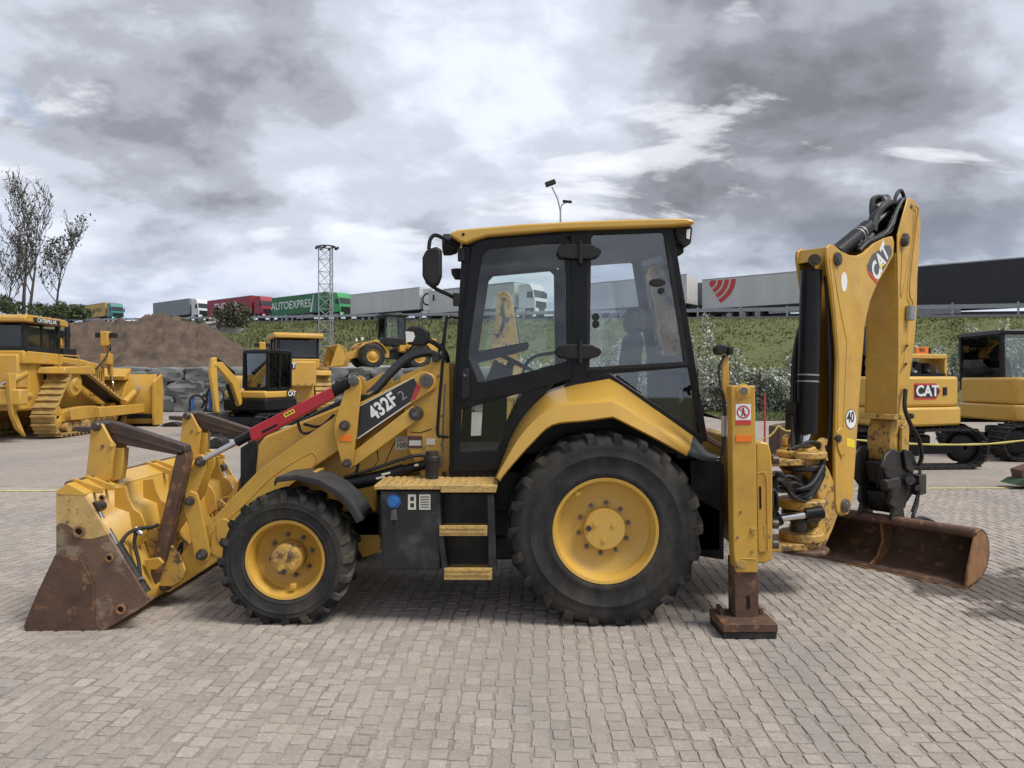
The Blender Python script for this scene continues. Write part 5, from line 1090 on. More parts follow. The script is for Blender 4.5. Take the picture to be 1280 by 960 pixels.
both('cab_lower_panel', XZ([(561, 582), (628, 582), (622, 604), (561, 604)], YCAB), YCAB + .01, YCAB + CW + .05, BK)
# door: upper and lower frames with a glass each
du = XZ([(589, 309), (600, 300), (702, 293), (713, 302), (714, 474), (660, 490), (600, 501), (570, 503), (574, 445)], YCAB)
di = XZ([(603, 320), (610, 312), (700, 304), (706, 310), (708, 452), (655, 466), (605, 477), (598, 476), (585, 446)], YCAB)
dl = XZ([(570, 496), (640, 489), (692, 482), (668, 504), (642, 540), (622, 588), (566, 590)], YCAB)
dli = XZ([(577, 512), (620, 500), (652, 491), (648, 505), (637, 528), (621, 562), (575, 564)], YCAB)
for s_ in (0, 1):
    f = (lambda a, b: (a, b)) if not s_ else (lambda a, b: (YM - b, YM - a))
    dr = MB().ring(du, di, *f(YCAB - .018, YCAB + .03)).build('door', BK, BH, bevel=.006)
    MB().ring(dl, dli, *f(YCAB - .015, YCAB + .028)).build('door_lower_frame', BK, dr, bevel=.006)
    MB().slab(di, *f(YCAB + .004, YCAB + .010)).build('door_glass', GLASS, dr, smooth=0); MB().slab(dli, *f(YCAB + .004, YCAB + .010)).build('lower_glass', GLASS, dr, smooth=0)
    qg = XZ([(735, 292), (832, 287), (860, 454), (735, 461)], YCAB); MB().slab(qg, *f(YCAB + .012, YCAB + .018)).build('rear_side_glass', GLASS2, BH, smooth=0)
    qi = XZ([(739, 298), (743, 292), (826, 289), (830, 293), (855, 452), (737, 459)], YCAB); qo = XZ([(733, 290), (740, 287), (830, 284), (834, 288), (861, 457), (733, 464)], YCAB)
    MB().ring(qo, qi, *f(YCAB - .006, YCAB + .012)).build('window_seal', PL, BH, bevel=.003)
    MB().slab(XZ([(768, 466), (863, 459), (880, 548)], YCAB), *f(YCAB + .012, YCAB + .018)).build('lower_rear_glass', GLASS2, BH, smooth=0)
    if not s_:
        for y_ in (315, 440): 
            MB().slab(XZ([(694 + (y_ == 315) * 2, y_), (699, y_ - 8), (716, y_ - 10), (740, y_ - 9), (750, y_ - 4), (752, y_), (749, y_ + 5), (738, y_ + 9), (716, y_ + 9), (699, y_ + 7)], YCAB - .03), YCAB - .05, YCAB - .022).build('door_hinge', PL, dr, bevel=.008); MB().cyl(P(725.5, y_ - 14, YCAB - .05), P(725.5, y_ + 14, YCAB - .05), .016, n=10).build('hinge_pin', PL, dr)
        px('door_handle', [(577, 462), (586, 460), (587, 497), (580, 501), (576, 497)], YCAB - .05, .03, PL, dr, .008); MB().cyl(P(581, 469, YCAB - .055), P(581, 469, YCAB - .04), .012, n=12).build('lock', MT['steel'], dr)
        for c in ((822, 353, 10, 5), (826, 363, 4.5, 4), (745, 400, 4.5, 8), (698, 446, 5, 9)):
            pass
        for a, b, w_, h_ in ((745, 396, 4.5, 5), (745, 405, 4.5, 5), (822, 353, 10, 5), (827, 363, 4, 4)): MB().slab(XZ([(a + w_ * math.cos(k * .5236), b + h_ * math.sin(k * .5236)) for k in range(12)], YCAB - .01), YCAB - .015, YCAB + .02).build('glass_latch', PL, BH, bevel=.004)
# windscreen, rear screen, roof, floor
a, b = XZ([(579, 305), (563, 590)], YCAB); MB().prism([(a[0] + .01, YCAB + .06, a[1]), (a[0] + .01, YM - YCAB - .06, a[1]), (b[0] + .01, YM - YCAB - .06, b[1]), (b[0] + .01, YCAB + .06, b[1])], (.006, 0, 0)).build('windscreen', GLASS, BH, smooth=0)
a, b = XZ([(836, 284), (880, 548)], YCAB); MB().prism([(a[0], YCAB + .06, a[1]), (a[0], YM - YCAB - .06, a[1]), (b[0], YM - YCAB - .06, b[1]), (b[0], YCAB + .06, b[1])], (.006, 0, 0)).build('rear_screen', GLASS, BH, smooth=0)
rf = sl('roof', XZ([(562, 294), (564, 290), (572, 287), (650, 280), (720, 276.5), (800, 273.5), (858, 272.5), (867, 274.5), (869, 279), (840, 282), (700, 287), (610, 294.5), (592, 300), (583, 304), (575, 302)], .34), .34, YM - .34, YC, BH, .015)
sl('roof_liner', XZ([(590, 302), (838, 284), (840, 291), (592, 309)], .44), .44, YM - .44, MT['cabin'], BH, .004)
MB().lathe([(0, 0), (0, .012)], P(579, 293, .337), n=10).build('roof_bolt', BK, rf)
x0c, x1c = P(563, 590, YCAB).x, P(762, 480, YCAB).x
MB().box((x0c + .02, .5, 1.05), (x1c + .25, YM - .5, 1.12)).build('cab_floor', MT['cabin'], BH); MB().box((P(640, 0, .5).x, .5, 1.1), (P(850, 0, .5).x, YM - .5, 1.22)).build('seat_platform', MT['cabin'], BH, bevel=.02)
# seat
sx_ = P(752, 470, 1.15).x; seat = MB().slab([(sx_ - .28, 1.52), (sx_ + .22, 1.50), (sx_ + .24, 1.62), (sx_ - .26, 1.66)], .88, 1.42).build('seat', MT['seat'], BH, bevel=.04)
MB().slab([(sx_ + .12, 1.60), (sx_ + .26, 1.60), (sx_ + .34, 2.10), (sx_ + .30, 2.2), (sx_ + .22, 2.18)], .92, 1.38).build('seat_back', MT['seat'], seat, bevel=.05); MB().slab([(sx_ + .20, 2.2), (sx_ + .36, 2.18), (sx_ + .38, 2.38), (sx_ + .22, 2.42)], 1.0, 1.30).build('headrest', MT['seat'], seat, bevel=.05)
MB().cyl((sx_, 1.15, 1.2), (sx_, 1.15, 1.55), .14, n=16).build('seat_post', MT['cabin'], seat)
for y in (.84, 1.46): MB().box((sx_ - .15, y - .04, 1.74), (sx_ + .25, y + .04, 1.80)).build('armrest', MT['seat'], seat, bevel=.02)
# front console, steering wheel, rear controls
MB().slab(XZ([(596, 560), (622, 560), (634, 480), (640, 452), (612, 440), (600, 470)], 1.15), .95, 1.35, MT['cabin']).build if False else None
sl('steering_console', XZ([(600, 575), (632, 575), (634, 490), (642, 462), (618, 450), (606, 480)], 1.15), 1.0, 1.30, MT['cabin'], BH, .02)
cst = P(640, 452, 1.15); ax_ = Vector((.45, 0, .89)).normalized()
MB().lathe([(0, .19), (.012, .20), (.024, .19), (.012, .178), (0, .19)], cst, ax_, n=32).build('steering_wheel', PL, BH)
MB().cyl(cst - ax_ * .12, cst + ax_ * .02, .035, n=12).build('steering_hub', PL, BH)
for k in range(3): a = k * 2.094; u_ = ax_.orthogonal().normalized(); v_ = ax_.cross(u_); MB().cyl(cst, cst + (u_ * math.cos(a) + v_ * math.sin(a)) * .185, .012, n=8).build('spoke', PL, BH)
sl('dash_panel', XZ([(592, 440), (660, 427), (662, 433), (640, 440), (592, 452)], .9), .9, 1.6, MT['cabin'], BH, .01)
sl('rear_console', XZ([(818, 540), (816, 452), (822, 444), (850, 444), (852, 470), (848, 530), (850, 560), (822, 560)], .8), .8, 1.1, MT['cabin'], BH, .02); MB().cyl(P(824, 448, .9), P(822, 434, .9), .012, n=8).build('control_lever', PL, BH); MB().lathe([(-.02, 0), (-.02, .035), (.02, .035), (.02, 0)], P(823, 436, .9), (0, 0, 1), n=14).build('lever_knob', PL, BH)
hose([P(650, 500, .7), P(655, 462, .7), P(668, 446, .7), P(700, 440, .75)], .014, BH, PL, 'handrail'); hose([P(660, 490, .6), P(672, 464, .6), P(705, 457, .6)], .014, BH, PL, 'handrail')
px('far_frame', [(806, 360), (818, 352), (842, 470), (828, 470)], 1.7, .06, MT['cabin']); px('sun_visor', [(600, 320), (640, 318), (640, 330), (600, 334)], .8, .5, MT['cabin'])
# mirror, lamps, handrail
mr = MB().slab(XZ([(528, 322), (533, 312), (545, 308.5), (552, 311), (552, 345), (548, 356), (541, 359), (532, 353), (528, 345)], .30), .28, .36).build('mirror', PL, BH, bevel=.02)
hose([P(536, 311, .32), P(538, 299, .34), P(545, 294, .36), P(560, 301, .40), P(575, 308, .43)], .015, mr, BK, 'mirror_arm'); hose([P(533, 352, .32), P(545, 361, .36), P(560, 368, .41), P(571, 374, .44)], .015, mr, BK, 'mirror_arm')
for a, b in ((577, 318), (571, 374)): px('mirror_clamp', [(a - 5, b - 8), (a + 4, b - 8), (a + 4, b + 8), (a - 5, b + 8)], .38, .05, PL, BH, .006)
MB().lathe([(-.05, .02), (-.03, .07), (.02, .085), (.07, .085), (.08, .06)], P(566, 306, .50), (-1, 0, 0), n=20, caps=True).build('work_lamp', PL, BH)
MB().lathe([(-.04, .03), (0, .055), (.04, .06), (.05, 0)], P(573, 343, .6), (0, 0, 1), n=16).build('beacon', PL, BH)
px('rear_lamp', [(844, 283), (862, 281), (866, 284), (864, 304), (856, 309), (848, 302), (843, 292)], .44, .12, PL, BH, .01); px('rear_lamp', [(846, 300), (855, 302), (855, 316), (848, 320), (844, 312)], .5, .08, PL, BH, .01); sticker('lamp_lens', [(858, 287), (863, 286), (862, 299), (858, 298)], .438, MT['lamp'])
hose([P(572, 396, .38), P(562, 396, .36), P(557, 404, .35), P(552, 470, .35), P(547, 538, .35), P(552, 545, .36), P(560, 546, .40)], .013, BH, BK, 'grab_rail'); MB().tube([P(556, 480, .40), P(553, 560, .40), P(554, 566, .41)], .008, 6).build('cable', MT['steel'], BH)
hl = px('headlight', [(506, 413), (512, 408), (528, 408), (536, 414), (535, 428), (526, 433), (508, 430)], .38, .12, PL, BH, .015); sticker('lens', [(507, 414), (517, 415), (519, 421), (516, 427), (508, 428)], .379, MT['lamp'], .006, hl); hose([P(533, 424, .44), P(545, 430, .46), P(556, 440, .5), P(560, 452, .55)], .02, hl, BK, 'lamp_bracket')
hose([P(546, 450, .5), P(552, 430, .48), P(556, 436, .46), P(554, 456, .5)], .008); MB().box(P(540, 452, .46), P(549, 440, .46) + Vector((0, .08, 0))).build('relay_box', ST, BH, bevel=.006)
MB().lathe([(-.012, 0), (-.012, .012), (.01, .012)], P(853, 373, .415), n=10).build('glass_stop', PL, BH)

# --- rear wheel fender
def fender(mir):
    A = [(619, 598), (628, 575), (641, 541), (660, 512), (686, 489), (722, 478), (761, 471), (772, 477), (818, 510), (866, 544)]
    Bc = [(621, 598), (632, 578), (647, 552), (665, 530), (690, 511), (728, 506), (764, 503), (772, 506), (818, 534), (862, 561)]
    C_ = [(624, 600), (633, 588), (645, 574), (664, 553), (690, 530), (728, 525), (766, 520), (773, 523), (818, 546), (859, 568)]
    A, Bc, C_ = [[(p.x, p.y) for p in spline([Vector((a, b, 0)) for a, b in row[:6]], 4)] + row[6:] for row in (A, Bc, C_)]
    rows = [[P(a, b, .47) for a, b in A], [P(a, b, .035) for a, b in Bc], [P(a, b, .015) for a, b in C_], [P(a, b, .03) + Vector((0, .0, -.01)) for a, b in C_]]
    if mir: rows = [[Vector((p.x, YM - p.y, p.z)) for p in r] for r in rows]
    o = MB().loft(rows).build('rear_fender', YC, BH, thick=.014, smooth=32)
    tl = [[P(866, 544, .47), P(884, 566, .45), P(897, 572, .40)], [P(862, 561, .035), P(880, 571, .05), P(896, 574, .10)], [P(859, 568, .015), P(876, 575, .04), P(894, 577, .10)]]
    if mir: tl = [[Vector((p.x, YM - p.y, p.z)) for p in r] for r in tl]
    MB().loft(tl).build('fender_tail', MT['fendgrey'], BH, thick=.016, smooth=24)
fender(False); fender(True)
both('wheel_house', XZ([(618, 606), (640, 550), (690, 502), (762, 486), (866, 556), (905, 580), (905, 700), (840, 690), (800, 600), (700, 590), (640, 640), (618, 640)], .5), .50, .53, BK)
MB().box((1.28, .50, .42), (1.66, YM - .50, 1.18)).build('rear_frame', BK, BH, bevel=.02)
px('cab_mount', [(862, 575), (900, 575), (902, 640), (864, 620)], .46, .06, BK)

# --- stabilisers and the sliding carriage
def stabiliser(mir):
    f = (lambda a, b: (a, b)) if not mir else (lambda a, b: (YM - b, YM - a)); Y = -.12
    q = f(Y, -.005); leg = MB().slab(XZ([(914, 484), (916, 482), (943, 482), (944, 486), (948, 716), (920, 716), (917, 690)], Y), *q).build('stabiliser_leg', YE if not mir else YE, BH, bevel=.012)
    MB().slab(XZ([(914, 560), (947, 600), (948.5, 717), (915.5, 717)], Y - .002), *f(Y - .003, Y + .0)).build('worn_paint', YW, leg, smooth=0) if False else None
    MB().slab(XZ([(918, 700), (948, 700), (949, 779), (919, 779)], Y + .02), *f(Y + .022, .06)).build('inner_leg', MT['rust'], leg, bevel=.006)
    if not mir: MB().slab(XZ([(933, 745), (937, 744), (938, 760), (934, 762)], Y + .018), Y + .019, Y + .024).build('slot', BK, leg, smooth=0)
    MB().box((1.455, f(-.23, .10)[0], .0), (1.825, f(-.23, .10)[1], .045)).build('pad_sole', MT['rubber'], leg, bevel=.006)
    pd = MB().box((1.45, f(-.235, .10)[0], .046), (1.83, f(-.235, .10)[1], .105)).build('pad', MT['rust'] if not mir else MT['cream'], leg, bevel=.006)
    for x in (1.50, 1.78): MB().slab([(x - .012, .10), (x + .012, .10), (x + .012, .15), (x - .012, .15)], *f(-.05, .06)).build('pad_lug', MT['rust'], leg)
    return leg
leg = stabiliser(False); stabiliser(True)
Y = -.12
MB().lathe([(-.022, 0), (-.022, .028), (-.016, .034), (-.008, .036), (-.006, .05), (0, .052)], P(929, 488.5, Y), n=24).build('leg_cap', MT['yellow_clean'], leg); MB().lathe([(-.026, 0), (-.026, .026), (-.02, .028)], P(929, 488.5, Y), n=20).build('cap_disc', MT['steel'], leg)
sticker('warning_sticker', [(919.5, 505), (938.5, 505), (938.5, 525), (919.5, 525)], Y - .001, MT['white'], .002, leg); sticker('sticker_band', [(919.5, 525.5), (938.5, 525.5), (938.5, 531), (919.5, 531)], Y - .001, MT['decal_red'], .002, leg)
c = P(929, 515, Y - .0035); MB().lathe([(0, .036), (0, .046), (-.001, .046), (-.001, .036)], c, n=28).build('prohibition_ring', MT['decal_red'], leg, smooth=0); MB().beam(c + Vector((-.028, -.001, .028)), c + Vector((.028, -.001, -.028)), .002, .008, up=(1, 0, 1)).build('prohibition_bar', MT['decal_red'], leg, smooth=0)
MB().slab([(c.x - .006, c.z - .03), (c.x + .0, c.z - .008), (c.x + .007, c.z - .03), (c.x + .014, c.z - .03), (c.x + .007, c.z + .005), (c.x + .013, c.z - .004), (c.x + .008, c.z + .016), (c.x - .008, c.z + .016), (c.x - .013, c.z - .004), (c.x - .006, c.z + .004), (c.x - .014, c.z - .03)], c.y - .0005, c.y).build('figure_print', MT['decal_black'], leg, smooth=0); MB().lathe([(0, 0), (0, .007), (-.0005, .007)], c + Vector((0, 0, .024)), n=12).build('figure_print', MT['decal_black'], leg, smooth=0)
sticker('reflector', [(920, 544), (939.5, 544), (939.5, 552), (920, 552)], Y - .001, MT['orange'], .005, leg)
for k, (a, b, w_, h_) in enumerate(((926, 706, 6, 5), (942, 664, 3, 4))): px('grease_plate', [(a - w_, b - h_), (a + w_, b - h_), (a + w_, b + h_), (a - w_, b + h_)], Y - .012, .011, YW, leg, .003)
sl('carriage_frame', XZ([(945, 556), (951, 552), (961, 554), (964, 566), (966, 590), (966, 700), (958, 704), (945, 704)], .10), .10, YM - .10, YE, BH, .012)
px('frame_cover', [(946, 590), (958, 592), (960, 690), (948, 690)], .085, .012, YE, BH, .003); px('frame_slot', [(949, 608), (951.5, 608), (952, 636), (949.5, 636)], .082, .004, BK, BH, 0)
px('frame_pocket', [(954, 658), (962, 656), (965, 664), (964, 672), (955, 674)], .083, .01, YW, BH, .002)
for b in (575, 655, 680): MB().cyl(P(965, b, .2), P(972, b, .2), .035, n=12).build('clamp_bolt', PN, BH)
px('tail_lamp_post', [(903, 444), (911, 444), (912, 500), (903, 500)], .06, .03, YE, BH, .004); tl = px('tail_lamp', [(895, 434), (900, 430), (909, 431), (909, 441), (901, 444), (896, 442)], .0, .10, PL, BH, .01); px('tail_lamp', [(910, 433), (917, 433), (917, 443), (911, 444)], .02, .08, PL, BH, .008)
hose([P(906, 444, .05), P(899, 460, .05), P(900, 480, .05), P(904, 500, .08)], .009); hose([P(897, 497, .04), P(893, 490, .04), P(898, 485, .04), P(904, 496, .05), P(906, 530, .08), P(903, 570, .1)], .014); hose([P(888, 492, .04), P(890, 488, .04), P(897, 490, .05)], .012); MB().cyl(P(905, 520, .05), P(905, 545, .05), .02, n=10).build('hose_fitting', MT['galv'], BH)
px('cab_back_beam', [(878, 540), (904, 556), (904, 562), (878, 548)], .5, .08, MT['brown'])

# --- digging arm, swung away from the camera about the swing post
PHI = R(38); U_ = Vector((math.cos(PHI), math.sin(PHI), 0)); NW = Vector((math.sin(PHI), -math.cos(PHI), 0)); KP = Vector((2.43, .9, 0))
def PP(a, b, w):
    d = ray(a, b); o = Vector((0, CAM_Y, CAM_H)); t = (w - (o - KP).dot(NW)) / d.dot(NW); return o + d * t
def UZ(pts, w): return [((PP(a, b, w) - KP).dot(U_), PP(a, b, w).z) for a, b in pts]
def WP(u, w, z): return KP + U_ * u + NW * w + Vector((0, 0, z))
def usl(name, uz, w0, w1, m_, parent=BH, bevel=.006): return MB().prism([WP(u, w0, z) for u, z in uz], NW * (w1 - w0)).build(name, m_, parent, bevel=bevel)
# swing post
sw = usl('swing_post', UZ([(1012, 562), (1020, 558), (1027, 572), (1037, 588), (1044, 606), (1048, 622), (1049, 640), (1042, 660), (1030, 688), (1012, 696), (1006, 690), (1012, 672), (1024, 660), (1026, 630), (1018, 600), (1008, 584)], .13), .13, .02, YW, BH, .012)
usl('swing_post', UZ([(1012, 562), (1020, 558), (1037, 588), (1044, 606), (1049, 640), (1042, 660), (1030, 688), (1012, 696), (1024, 660), (1026, 630), (1018, 600), (1008, 584)], .13), -.02, -.14, YW, BH, .012)
for z0, z1, r_, m_ in ((1.125, 1.185, .20, YW), (1.02, 1.075, .17, ST), (.70, .78, .19, YW), (.60, .69, .16, ST), (.43, .50, .18, YW), (.335, .375, .22, MT['rust'])): MB().lathe([(0, 0), (0, r_ * .94), (.012, r_), (z1 - z0 - .012, r_), (z1 - z0, r_ * .94), (z1 - z0, 0)], KP + Vector((.02, 0, z0)), (0, 0, 1), n=28).build('swing_bearing', m_, BH)
MB().cyl(KP + Vector((0, 0, .34)), KP + Vector((0, 0, 1.22)), .07, n=20).build('swing_pin', PN, BH)
for z0, z1 in ((1.075, 1.13), (.375, .43)): MB().prism([(1.88, .62, z0), (2.40, .72, z0), (2.55, .9, z0), (2.40, 1.08, z0), (1.88, 1.25, z0)], (0, 0, z1 - z0)).build('swing_bracket', YW, BH, bevel=.01)
sc = MB().cyl(P(968, 650, .72), P(975, 647, .72), .06, n=16).build('swing_cylinder', BK, BH); MB().cyl(P(973, 648, .72), P(1009, 643, .72), .032, n=14).build('rod', MT['chrome'], sc); MB().cyl(P(1006, 643, .72), P(1028, 640, .72), .055, n=16).build('rod_eye', BK, sc)
rq = random.Random(2); jt = lambda v, d=5: v + rq.uniform(-d, d)
for k in range(11): hose([P(962, jt(604, 12), jt(.55, .1)), P(975, jt(604, 14), jt(.6, .08)), P(993, jt(610, 13), jt(.66, .07)), P(1014, jt(612, 12), jt(.74, .07)), P(1030, jt(584, 12), jt(.8, .06))], rq.choice((.012, .016, .02)), BH, rq.choice((MT['hose'], MT['hose'], ST)))
for k in range(5): hose([P(963, 610 + k * 5, .4), P(970, 616 + k * 5, .38 + .02 * k), P(972, 636 - k * 3, .42), P(966, 640 + k * 2, .45)], .013)
MB().box(P(956, 640, .35), P(968, 612, .35) + Vector((0, .25, 0))).build('valve_block', ST, BH, bevel=.01)
hk = usl('lock_hook', UZ([(1024, 576), (1028, 556), (1025, 552), (1030, 547), (1035, 549), (1034, 556), (1031, 558), (1036, 576)], .14), .14, .10, YW); hose([PP(1000, 556, .1), PP(1015, 552, .1), PP(1025, 560, .12), PP(1030, 585, .13)], .014); hose([PP(985, 562, .1), PP(1000, 557, .1), PP(1016, 558, .1)], .012)
MB().lathe([(-.02, .03), (-.02, .055), (.02, .055), (.02, .03), (-.02, .03)], PP(984, 551, -.1), NW, n=16).build('lifting_eye', YW, BH)
# boom
near = [(1053, 645), (1047, 640), (1045, 630), (1044, 569), (1047, 445), (1043, 395), (1039, 361), (1033, 318), (1034, 309), (1038, 305), (1044, 307), (1052, 314), (1063, 319), (1072, 319.5), (1080, 316), (1093, 304), (1106, 297.5), (1116, 295), (1118, 303), (1117, 319), (1108, 336), (1097, 354), (1088, 376), (1083, 398), (1081, 410), (1075, 490), (1067, 614), (1064, 636), (1060, 643)]
BW = .145; nz_ = UZ(near, BW)
usl('boom_plate', nz_, BW, BW - .03, YE, BH, .008); usl('boom_plate', nz_, -BW + .03, -BW, YE, BH, .008)
rib = UZ([(1046, 560), (1048, 450), (1044, 395), (1036, 322), (1040, 322), (1050, 385), (1057, 420), (1058, 440), (1052, 575)], BW); usl('boom_flange', rib, BW + .006, BW - .002, YE, BH, .004)
wb = UZ([(1062, 636), (1066, 610), (1074, 490), (1080, 410), (1087, 376), (1096, 354), (1107, 336), (1115, 322)], BW); MB().loft([[WP(u - .01, BW - .031, z) for u, z in wb], [WP(u - .01, -BW + .031, z) for u, z in wb]]).build('boom_web', YE, BH, thick=.012)
u0, z0 = UZ([(1036, 308)], BW)[0]; u1, z1 = UZ([(1033, 330)], BW)[0]; MB().prism([WP(u0, BW - .031, z0), WP(u0, -BW + .031, z0), WP(u1, -BW + .031, z1 + .035), WP(u1, BW - .031, z1 + .035)], U_ * .03 ).build('boom_cap', YE, BH, bevel=.006)
ut, zt = UZ([(1052, 314)], BW)[0]; MB().prism([WP(u0 + .01, BW - .031, z0 - .005), WP(u0 + .01, -BW + .031, z0 - .005), WP(ut, -BW + .031, zt - .01), WP(ut, BW - .031, zt - .01)], (0, 0, -.02)).build('boom_top', YE, BH)
def upin(a, b, w, r, t=.03, m_=None): c = PP(a, b, w); return MB().lathe([(-.02, r), (t * .2, r), (t * .75, r * .9), (t * .8, r * .6), (t, r * .55), (t, 0)], c, NW, n=20).build('pivot_pin', m_ or PN, BH)
upin(1055, 632, BW, .062, .04, MT['steel']); upin(1046, 324, BW, .06, .03); upin(1048, 548, BW + .008, .035, .02); upin(1130, 302, .17, .05, .04)
lf = UZ([(1045, 540), (1049, 534), (1053, 536), (1052, 560), (1056, 568), (1050, 570), (1046, 560)], BW); usl('pin_keeper', lf, BW + .012, BW, YE)
bcy = MB().cyl(PP(1014, 338, 0), PP(1008, 542, 0), .088, n=24).build('boom_cylinder', MT['black'], BH); MB().cyl(PP(1008, 540, 0), PP(1003, 572, 0), .042, n=18).build('rod', MT['chrome'], bcy)
for b in (469, 477): p_, q_ = PP(1014, 338, 0), PP(1008, 542, 0); f_ = (b - 338) / 204; c_ = p_.lerp(q_, f_); d_ = (q_ - p_).normalized(); MB().cyl(c_ - d_ * .006, c_ + d_ * .006, .0895, n=24).build('silver_band', MT['galv'], bcy)
MB().cyl(PP(1018, 325, BW - .03), PP(1018, 325, -BW + .03) * 1, .05, n=14).build('cylinder_pin', PN, BH)
for k in range(4): hose([PP(992 + k * 2, 575, -.05 * k), PP(990 + k * 3, 500, -.12), PP(993 + k * 2, 440, -.13), PP(1003, 400, -.12), PP(1020, 360, -.1)], .016)
for k in range(3): hose([PP(1032, 345, .08 - k * .03), PP(1036, 420, .08 - k * .03), PP(1038, 520, .08 - k * .03), PP(1030, 575, .06 - k * .03)], .017)
MB().box((-.06, -.05, -.12), (.06, .05, .12), Matrix.Translation(PP(993, 520, -.1)) @ Matrix.Rotation(PHI, 4, 'Z')).build('hose_clamp', ST, BH)
# stick cylinder and hose crown
scy = MB().cyl(PP(1044, 318, 0), PP(1084, 285, 0), .075, n=22).build('stick_cylinder', MT['black'], BH); MB().cyl(PP(1083, 286, 0), PP(1113, 262, 0), .04, n=16).build('rod', MT['chrome'], scy)
for f_ in (.68, .76): p_, q_ = PP(1044, 318, 0), PP(1084, 285, 0); c_ = p_.lerp(q_, f_); d_ = (q_ - p_).normalized(); MB().cyl(c_ - d_ * .008, c_ + d_ * .008, .0765, n=22).build('silver_band', MT['galv'], scy)
rh = random.Random(6)
for k in range(9): w_ = -.13 + k * .032; hose([PP(1066 + k, 313, w_), PP(1085 + rh.uniform(-3, 3), 302, w_), PP(1110 + rh.uniform(-3, 3), 288 + rh.uniform(-4, 3), w_), PP(1121 + rh.uniform(-3, 2), 268 + rh.uniform(-6, 4), w_), PP(1127 + rh.uniform(-3, 3), 250, w_), PP(1131, 254, w_), PP(1132, 275, w_)], .019)
for k in range(5): hose([PP(1092 + k * 2, 280, -.12 - k * .02), PP(1090 + k * 2.5, 262, -.15 - k * .02), PP(1092 + k * 3, 249, -.16 - k * .02), PP(1102 + k * 2, 248, -.12), PP(1106, 266, -.08)], .028)
for k in range(6): hose([PP(1088 + rh.uniform(-2, 4), 290, -.1 + k * .03), PP(1094 + rh.uniform(-4, 4), 272, -.12 + k * .03), PP(1102 + rh.uniform(-4, 4), 258, -.1 + k * .03), PP(1118 + rh.uniform(-4, 3), 255, -.1 + k * .03), PP(1126, 270 + rh.uniform(-5, 5), -.1 + k * .03), PP(1122, 288, -.1 + k * .03)], .034)
hose([PP(1116, 262, .05), PP(1120, 245, .05), PP(1125, 238, .05), PP(1129, 243, .05), PP(1131, 256, .05)], .018)
for k in range(7): MB().cyl(PP(1072 + k * 2.5, 308 - k * 1.5, .05 - .02 * (k % 3)), PP(1076 + k * 2.5, 300 - k * 1.2, .06 - .02 * (k % 3)), .02, n=8).build('hose_fitting', MT['steel'], BH)
# logo and stickers on the boom
def usticker(name, pts, m_, t=.002, w=BW): return MB().prism([WP(u, w + .0005, z) for u, z in UZ(pts, w)], NW * t).build(name, m_, BH, smooth=0)
usticker('logo_plate', [(1083.5, 332), (1090, 318), (1108, 306.5), (1112, 307), (1115, 313), (1114, 319), (1097, 350), (1086, 343)], MT['decal_grey']); usticker('logo_flash', [(1084, 337), (1097, 349), (1096, 355), (1087, 345)], MT['decal_red'], .003)
a_, b_ = PP(1096, 341, BW), PP(1106, 319, BW); dv = (b_ - a_).normalized(); uu, uz_ = dv.dot(U_), dv.z; lettering('CAT', MT['white'], BH, PP(1100.5, 328, BW + .004), dv, U_ * -uz_ + Vector((0, 0, uu)), .235, bold=.034, sx=.82)
tri = [PP(1103, 331, BW + .0065), PP(1105.5, 326.5, BW + .0065), PP(1101.5, 333.5, BW + .0065)]; MB().prism([PP(1100.5, 336, BW + .006), PP(1106, 330, BW + .006), PP(1100.5, 330, BW + .006)], NW * .001).build('logo_triangle', MT['decal_yellow'], BH, smooth=0)
usticker('white_sticker', [(1055 + 3.8 * math.cos(k * .52), 351 + (11 + (3 if math.sin(k * .52) > 0 else 0)) * math.sin(k * .52)) for k in range(12)], MT['white'])
usticker('speed_disc_border', [(1063.5 + 7 * math.cos(k * .349), 524 + 12.6 * math.sin(k * .349)) for k in range(18)], MT['decal_black']); usticker('speed_disc', [(1063.5 + 6.4 * math.cos(k * .349), 524 + 11.6 * math.sin(k * .349)) for k in range(18)], MT['white'], .003); lettering('40', MT['decal_black'], BH, PP(1063.3, 522, BW + .0045), U_, (0, 0, 1), .13, bold=.015, sx=1.0)
usticker('yellow_sticker', [(1058, 547), (1068, 550), (1068, 560), (1058, 558)], MT['decal_yellow'])
# stick
SW = .155
snear = [(1134, 250), (1138, 247), (1143, 250), (1148, 262), (1151, 278), (1150, 310), (1147, 343), (1146, 390), (1143, 430), (1131, 519), (1121, 519), (1123, 456), (1123, 384), (1122, 313), (1122, 293), (1126, 278)]
low = [(1150, 310), (1147, 343), (1146, 390), (1143, 430), (1131, 519), (1121, 519), (1123, 456), (1123, 384), (1122, 316), (1136, 308)]
stk = usl('stick', UZ(low, SW), SW - .012, -SW + .012, YE, BH, .010)
usl('stick_plate', UZ(snear, SW), SW, SW - .013, YE, stk, .005); usl('stick_plate', UZ(snear, SW), -SW + .013, -SW, YE, stk, .005)
usl('stick_back', UZ([(1143, 250), (1148, 262), (1151, 278), (1150, 308), (1146, 308), (1147, 278), (1142, 258)], SW), SW - .014, -SW + .014, YE, stk, .005)
usl('stick_rib', UZ([(1126, 300), (1134, 285), (1139, 268), (1142, 268), (1140, 300), (1136, 320), (1127, 372), (1125, 368), (1127, 320)], SW), SW + .006, SW - .001, YE, stk, .003)
upin(1131, 298, SW + .008, .05, .035); upin(1139, 258, SW, .026, .006)
